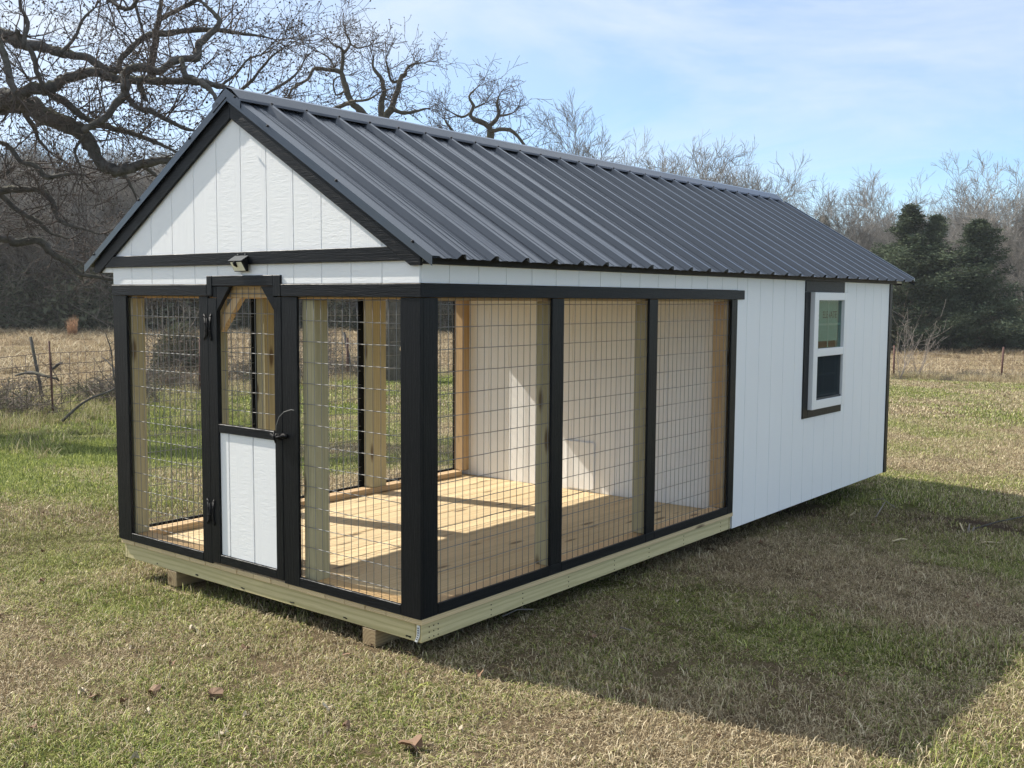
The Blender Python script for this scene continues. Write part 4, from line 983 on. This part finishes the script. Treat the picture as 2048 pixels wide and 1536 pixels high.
def cedar(u, d, k, top, wsc, label, rz=0.):
    p = at(u, 690, d); p.z = g1(p.x, p.y); H = [10, 9, 6][k]; zt = at(u, top, d).z; s_ = (zt-p.z)/H*.93
    o = empty('cedar_tree', p); link('trunk', CED[k][0], p, o); link('crown', CED[k][1], p, o); o.scale = (s_*wsc, s_*wsc, s_); o.rotation_euler.z = rz; tag(o, label, 'tree')
cedar(1812, 63, 0, 376, 1.8, 'tallest dark green cedar at the edge of the wood on the right'); cedar(1862, 62.5, 1, 396, 1.05, 'dark cedar pressed against the right side of the tallest cedar', 1.)
cedar(1948, 62, 1, 406, 1.6, 'dark green cedar standing right of the tallest one', 2.); cedar(1735, 62, 2, 520, 1.1, 'low dark cedar at the left foot of the cedar group', .5)
cedar(1900, 60.5, 2, 560, 1.25, 'broad low cedar in front of the two tall cedars', 3.); cedar(2010, 61, 2, 585, 1.3, 'low dark cedar near the right edge of the view', 4.); cedar(1640, 84, 1, 402, .8, 'thin distant cedar just beyond the far roof corner', 4.4)
cedar(1822, 60.5, 2, 600, 1.2, 'squat cedar just left of the sapling top', 5.2); cedar(2095, 64, 0, 560, 1.0, 'cedar cut off by the right edge of the view', 1.9)
# undergrowth of the far wood
def shrub_mesh(seed, H, R_, n, leafy=.6, mat_t=BRUSH, mat_l=UNDER, leaf=.07):
    rs = np.random.RandomState(seed); random.seed(seed); t = Tubes(); V = []; T = []; A = []; k = 0
    for i in range(n):
        an = rs.rand()*6.28; d = Vector((math.cos(an)*rs.rand(), math.sin(an)*rs.rand(), .9)).normalized(); L = H*(.5+.5*rs.rand())
        twig(t, Vector((rs.randn()*R_*.25, rs.randn()*R_*.25, -.05)), d, L, .016*H/2, 2, .25, .02, False, 3, (3, 5), .006)
    for i in range(int(n*60*leafy)):
        r = R_*math.sqrt(rs.rand()); an = rs.rand()*6.28; zz = H*(rs.rand()**.8)*math.sqrt(max(.05, 1-(r/R_)**2)); c = Vector((r*math.cos(an), r*math.sin(an), zz)); q1 = Vector(rs.randn(3)).normalized(); q2 = Vector(rs.randn(3)).normalized(); l = leaf*(.6+rs.rand())
        V += [c, c+q1*l*1.5, c+q2*l]; A += [rs.rand()]*3; T.append((k, k+1, k+2)); k += 3
    tm = t.mesh('stems', mat_t)
    lm = fast_mesh('leaves', np.array([tuple(v) for v in V]) if V else np.zeros((3, 3)), T if T else [(0, 1, 2)], mat_l, A if A else [0]*3, smooth=False)
    return tm, lm
def joined(a, b, name):
    """one mesh with the stems and the leaves of a bush"""
    bm = bmesh.new(); bm.from_mesh(a); na = len(bm.faces); bm.from_mesh(b); bm.faces.ensure_lookup_table()
    for f in bm.faces[na:]: f.material_index = 1
    me = bpy.data.meshes.new(name); bm.to_mesh(me); bm.free(); me.materials.append(a.materials[0]); me.materials.append(b.materials[0]); return me
UG = [joined(*shrub_mesh(200+i, 3.2, 1.9, 22, 2.2, BRUSH, UNDER, .13), 'thicket_kind') for i in range(4)]
random.seed(5); P = []; SC = []
for k in range(620):
    u = random.uniform(-420, 2500); d = (random.uniform(59.5, 66) if u < 430 and random.random() < .5 else random.uniform(62, 82)) if random.random() < .8 else random.uniform(80, 100)
    p = at(u, 690, d); P.append((p.x, p.y, g1(p.x, p.y)-.2)); s_ = random.uniform(.6, 1.35)*(1.1 if u < 430 else .8); SC.append((s_*1.2, s_*1.2, s_))
P = np.array(P); gn_scatter('wood_thicket', UG, P, np.stack([np.zeros(len(P)), np.zeros(len(P)), np.random.rand(len(P))*6.28], 1), SC, {}, 'dark tangled undergrowth along the foot of the far wood')
# brambles along the fence at the left and behind the run
UB = [joined(*shrub_mesh(300+i, .75, .9, 16, .6, BRUSH, UNDER, .03), 'bramble_kind') for i in range(3)]
P = []; SC = []
for (u, v, d, su, n_) in [(10, 800, 19, 70, 8), (190, 790, 21, 60, 7), (330, 780, 23, 60, 5), (700, 765, 27, 60, 10), (1850, 757, 31.5, 60, 10), (2000, 757, 31, 60, 10), (1780, 757, 32, 25, 6), (560, 770, 25, 60, 8)]:
    for _ in range(n_):
        dd = d+random.uniform(-1, 1.6); p = at(u+random.gauss(0, su), v, dd); P.append((p.x, p.y, g1(p.x, p.y)-.05)); s_ = random.uniform(.5, 1.1)*(.55 if u > 1500 else 1); SC.append((s_*1.1, s_*1.1, s_*.8))
P = np.array(P); gn_scatter('fence_brambles', UB, P, np.stack([np.zeros(len(P)), np.zeros(len(P)), np.random.rand(len(P))*6.28], 1), SC, {}, 'brown brambles tangled along the foot of the wire fence')
# tufts of dead grass over the field behind the fence
q = []
while len(q) < 2600:
    p = at(random.uniform(-300, 2350), 690, 17+45*random.random()**.7); q.append((p.x, p.y))
q = np.array(q); q = q[fdist(q[:, 0], q[:, 1]) > .8]; n = len(q); rzz = np.random.rand(n)*6.28; sc = 1.1+1.3*np.random.rand(n)
gn_scatter('field_grass', tall, np.stack([q[:, 0], q[:, 1], gz(q[:, 0], q[:, 1])-.03], 1), np.stack([0*rzz, 0*rzz, rzz], 1), np.stack([sc*1.3, sc*1.3, sc*.38], 1), {'g': 0*rzz, 'b': .25+.55*np.random.rand(n)}, 'rough dead grass tufts across the tan field')
# scraps of leaf litter sunk in the lawn
X_, Y_ = wedge(2.5, 9, 5.5, 60); k_ = (np.random.rand(len(X_)) < .8) & clear(X_, Y_); X_, Y_ = X_[k_], Y_[k_]; n = len(X_)
LIT = [leaf_mesh(20+i, (DEADLEAF, DEADLEAF, PALELEAF)[i % 3], .07, 3+i) for i in range(4)]
gn_scatter('leaf_litter', LIT, np.stack([X_, Y_, gz(X_, Y_)+.014], 1), np.random.rand(n, 3)*np.array([1.4, 1.4, 6.28])-np.array([.7, .7, 0]), np.repeat((.18+.30*np.random.rand(n)**2)[:, None], 3, 1)*np.array([1, .7, 1.6]), {}, 'scraps of dead leaf sunk among the grass blades')
# single bushes
def bush(u, v, d, H, R_, n, label, seed, leafy=.8, leaf=.05, mt=BRUSH, ml=UNDER, cat='bush', nm='bush'):
    p = at(u, v, d); p.z = g1(p.x, p.y); a, b = shrub_mesh(seed, H, R_, n, leafy, mt, ml, leaf); o = empty(nm, p); link('stems', a, p, o); link('leaves', b, p, o); tag(o, label, cat); return o
bush(362, 770, 27, 1.5, .75, 46, 'round dark grey bush seen through the left wire panel', 401, 1.6, .05)
bush(640, 720, 36, 1.1, .9, 20, 'brown leafless bush in the field seen through the wire right of the door', 402, .3, .04)
def broom(u, v, d, H, label, seed, w_=.22):
    p = at(u, v, d); p.z = g1(p.x, p.y); random.seed(seed); t = Tubes()
    for i in range(150):
        a = random.uniform(0, 6.28); r = random.random()*w_; q_ = Vector((math.cos(a)*r, math.sin(a)*r, 0)); d_ = (Vector((0, 0, 1))+q_*.35+rdir()*.17).normalized(); L = H*random.uniform(.35, 1)
        t.add([q_*.6, q_*.6+d_*L*.5, q_*.6+d_*L+rdir()*.06], [.007, .006, .002], 3, random.random())
    m_ = link('grass_clump', t.mesh('grass_clump', BROOM), p); tag(m_, label, 'grass clump')
BROOM = twig_mat('broom_sedge', (.24, .12, .06), (.50, .30, .17))
broom(145, 672, 50, 1.15, 'upright russet clump of dry grass on the bank at the left', 1, .34)
# sapling by the far corner of the shed
def sapling(u, d, label, seed, H=2.6, mat=WHTW):
    p = at(u, 757, d); p.z = g1(p.x, p.y); random.seed(seed); o = empty('sapling', p); t = Tubes()
    for i in range(7):
        a = random.uniform(0, 6.28); d_ = Vector((math.cos(a)*.45, math.sin(a)*.45, 1)).normalized(); twig(t, Vector((0, 0, 0)), d_, H*random.uniform(.6, 1), .011, 2, .12, .06, False, 3, (2, 3), .0035)
    link('stems', t.mesh('stems', mat), p, o); tag(o, label, 'sapling')
sapling(1800, 31, 'pale leafless sapling at the fence beside the far corner of the shed', 31, 1.9); sapling(1835, 33, 'thin leaning sapling just right of the pale one', 32, 1.6)

# ------------------------------------------------------------------ fence
fence = tag(empty('wire_fence', (FP[1].x, FP[1].y, g1(FP[1].x, FP[1].y))), 'old field fence of woven wire on rusty steel posts behind the shed', 'fence')
def tpost(p, h, lean=(0, 0), parent=fence, r=.022, mat=RUST, nm='post'):
    t = Tubes(); a = Vector((p.x, p.y, g1(p.x, p.y)-.1)); b = a+Vector((lean[0], lean[1], h+.1)); t.add([a, b], [r, r*.95], 6); return link(nm, t.mesh(nm, mat, a, False), a, parent)
for i, p in enumerate(FP): tpost(p, 1.38 if i == 1 else (1.2 if i < 3 else 1.02), ((-.02, .03), (.03, 0), (0, .04))[i % 3] if i != 1 else (-.03, -.02), r=.019 if i == 1 else .03)
tpost(Vector((at(88, 760, 20.5).x, at(88, 760, 20.5).y, 0)), 1.35, (-.25, -.12), nm='leaning_post', mat=BARK, r=.035)
tpost(Vector((at(706, 760, 27).x, at(706, 760, 27).y, 0)), 1.15, (-.22, -.1), nm='leaning_post', mat=BARK, r=.04)
for i in range(len(FP)-1):
    a, b = FP[i], FP[i+1]; L = (b-a).length; nn = int(L/(.20 if i < 3 else .30)); t = Tubes(); hs = [k*(1 if i < 3 else .8) for k in (.12, .27, .43, .6, .78, .97, 1.17)]
    r = .0048 if i < 3 else .0022; pa = []
    for k in range(nn+1):
        f = k/nn; p = a.lerp(b, f); z = g1(p.x, p.y); sag = -.05*math.sin(f*math.pi)+random.uniform(-.006, .006); pa.append((p, z, sag))
    for h in hs: t.add([Vector((p.x, p.y, z+h+sag*(h/1.2))) for p, z, sag in pa[::3]+[pa[-1]]], [r*1.25]*len(pa[::3]+[0]), 3)
    for p, z, sag in pa:
        e = random.uniform(-.012, .012); t.add([Vector((p.x, p.y, z+.1)), Vector((p.x+e, p.y-e, z+hs[-1]+sag))], [r]*2, 3)
    c = pa[0][0].copy(); c.z = pa[0][1]; link('woven_wire', t.mesh('woven_wire', WIRE_OLD, c), c, fence)
# fallen branches
def branch(name, st, label, cat='branch', mat=BARK, tn=.0, sides=6, sub=3):
    P_ = [at(u, v, d) for u, v, d, w_ in st]; R2 = [w_/2*d/F for u, v, d, w_ in st]; P_, R2 = smooth_line(P_, R2, sub, .1); t = Tubes(); t.add(P_, R2, sides, .5, .12)
    o = link(name, t.mesh(name, mat, P_[0]), P_[0]); tag(o, label, cat)
    if tn:
        tw_ = Tubes()
        for i in range(2, len(P_)):
            if random.random() < tn: twig(tw_, P_[i], (rdir()+Vector((0, 0, .3))).normalized(), random.uniform(.3, .8), min(.008, R2[i]*.6), 1, .3, 0, False, 3, (1, 3), .0028)
        if tw_.n: tag(link('twigs', tw_.mesh('twigs', mat, P_[0]), P_[0], o), kind='stuff')
    return o
random.seed(77)
branch('fallen_branch', [(125, 842, 17.2, 7), (150, 818, 17.2, 6), (180, 797, 17.2, 5), (215, 784, 17.3, 4.5), (232, 776, 17.3, 4), (262, 762, 17.4, 3)], 'long curved bare branch springing from the grass toward the shed', tn=.5)
branch('fallen_branch', [(30, 751, 19.2, 3), (60, 745, 18.8, 7), (90, 752, 18.6, 6), (112, 757, 18.5, 5), (118, 762, 18.5, 3)], 'broken dark branch lying across the fence wire beside the rusty post', tn=.4)
branch('fallen_branch', [(100, 738, 18.6, 4), (108, 736, 18.4, 6), (117, 728, 18.4, 6), (125, 726, 18.4, 4)], 'short forked stub hooked on the fence right of the rusty post')
branch('hanging_vine', [(232, 776, 17.8, 3), (226, 740, 17.8, 3), (222, 700, 17.8, 2.5), (212, 670, 17.8, 2)], 'thin dark vine rising beside the front left edge of the shed', 'vine', tn=.4)
branch('vine', [(205, 715, 18, 2), (214, 722, 18, 2.5), (226, 735, 18, 2.5), (232, 752, 18, 2.5)], 'short pale vine curling down near the left edge of the shed', 'vine', WHTW)

# ------------------------------------------------------------------ litter on the lawn
LM = [leaf_mesh(i, DEADLEAF) for i in range(3)]+[leaf_mesh(7, PALELEAF)]
SH = [None, None, None]
lv = [(830, 1502, 0, 1.0, 'large curled tan leaf lying at the bottom of the lawn'), (424, 1397, 1, .75, 'reddish brown leaf standing up in the grass'), (305, 1393, 2, .6, 'dark folded leaf left of the reddish brown leaf'), (960, 1354, 0, .42, 'small pinkish leaf at the edge of the shed shadow'),
 (163, 1392, 3, .45, 'pale tan leaf at the lower left of the lawn'), (183, 1400, 2, .5, 'brown leaf beside the pale tan one'), (384, 1264, 3, .42, 'whitish curled leaf in the sunny grass before the door'), (264, 1303, 3, .36, 'small white leaf left of the door, out on the lawn'), (343, 1333, 1, .4, 'small dark leaf between the white leaf and the door'),
 (492, 1440, 3, .4, 'pale narrow leaf near the lower middle'), (658, 1424, 3, .45, 'cream leaf in the lower middle of the lawn'), (690, 1314, 2, .45, 'brown leaf before the near right runner'), (492, 1304, 1, .42, 'brown curled leaf in front of the door'), (68, 1466, 0, .4, 'rusty leaf near the lower left corner'), (248, 1412, 1, .4, 'dark leaf below the folded leaf'),
 (405, 1300, 3, .3, 'little pale leaf scrap on the grass'), (690, 1462, 0, .4, 'red brown leaf near the bottom edge'), (1150, 1530, 3, .35, 'pale leaf scrap at the bottom edge'), (270, 1524, 3, .4, 'straw coloured leaf near the bottom left edge'), (82, 1168, 1, .45, 'dark leaf at the far left of the lawn')]
for i, (u, v, k, s_, lb) in enumerate(lv):
    p = hit(u, v); s_ *= .72; o = link('fallen_leaf', LM[k], p+Vector((0, 0, .020))); o.scale = (s_, s_, s_*2.2); o.rotation_euler = (random.uniform(-.5, .5), random.uniform(-.6, .6), random.uniform(0, 6.28))
    if i == 1: o.rotation_euler = (1.1, .2, 1.)
    tag(o, lb, 'leaf', 'dead leaves scattered on the lawn')
def stick(px, r, label, mat=SPLIT, lift=.02, cat='stick'):
    P_ = [hit(u, v)+Vector((0, 0, lift+h)) for u, v, h in px]; t = Tubes(); t.add(P_, [r*(1-.3*i/len(P_)) for i in range(len(P_))], 5, .5, .15); o = link('stick', t.mesh('stick', mat, P_[0]), P_[0]); tag(o, label, cat)
stick([(1784, 1088, 0), (1800, 1085, .005), (1813, 1084, 0)], .006, 'pale split stick on the shaded lawn at the right'); stick([(1958, 1091, 0), (1975, 1092, .01), (2003, 1092, 0)], .006, 'whitish stick beside the bare soil at the right edge')
stick([(1700, 1036, 0), (1710, 1034, .02), (1711, 1037, .05)], .007, 'bent strip of pale wood by the far end of the shed'); stick([(1919, 1062, .04), (1927, 1068, 0)], .006, 'short splinter leaning left of the split stump')
stick([(1751, 1040, 0), (1760, 1030, .02), (1769, 1019, .04)], .005, 'thin grey stick lying behind the pale one', WHTW); stick([(1741, 1004, 0), (1766, 1007, .02), (1790, 1020, .0)], .004, 'forked pale twig in the shade near the far corner', WHTW)
stick([(1005, 1240, 0), (1035, 1232, .015), (1066, 1226, .0)], .0035, 'thin straw coloured twig beside the shed', WHTW); stick([(1240, 1262, 0), (1262, 1268, .0)], .004, 'little straw twig in the middle of the shadow', WHTW)
st = tag(empty('split_stump', hit(1936, 1066)), 'small splintered stump in the bare soil at the right', 'stump'); b0 = WL[st.name]
for k, (dx, hh, ln) in enumerate([(-.02, .06, -.02), (0, .10, .01), (.025, .08, .02)]):
    t = Tubes(); a = b0+rt*dx+Vector((0, 0, -.03)); t.add([a, a+Vector((0, 0, hh*.6))+rt*ln*.4, a+Vector((0, 0, hh))+rt*ln], [.012, .010, .003], 5, .5, .3); link('splinter', t.mesh('splinter', WHTW, a, False), a, st)
stick([(1950, 1062, 0), (1995, 1056, .03), (2060, 1045, .04)], .006, 'dark root lying across the bare soil at the right edge', BARK)

# ------------------------------------------------------------------ air
hz_m = bpy.data.materials.new('haze'); hz_m.use_nodes = True; hn = hz_m.node_tree; hn.nodes.clear()
ho = hn.nodes.new('ShaderNodeOutputMaterial'); hv = hn.nodes.new('ShaderNodeVolumePrincipled')
hv.inputs['Color'].default_value = (.93, .96, 1, 1); hv.inputs['Density'].default_value = .0004; hv.inputs['Anisotropy'].default_value = .35
hn.links.new(hv.outputs[0], ho.inputs['Volume'])
hzo = box('haze', -140, 140, -60, 150, -6, 24, hz_m, None, 0); hzo['kind'] = 'stuff'
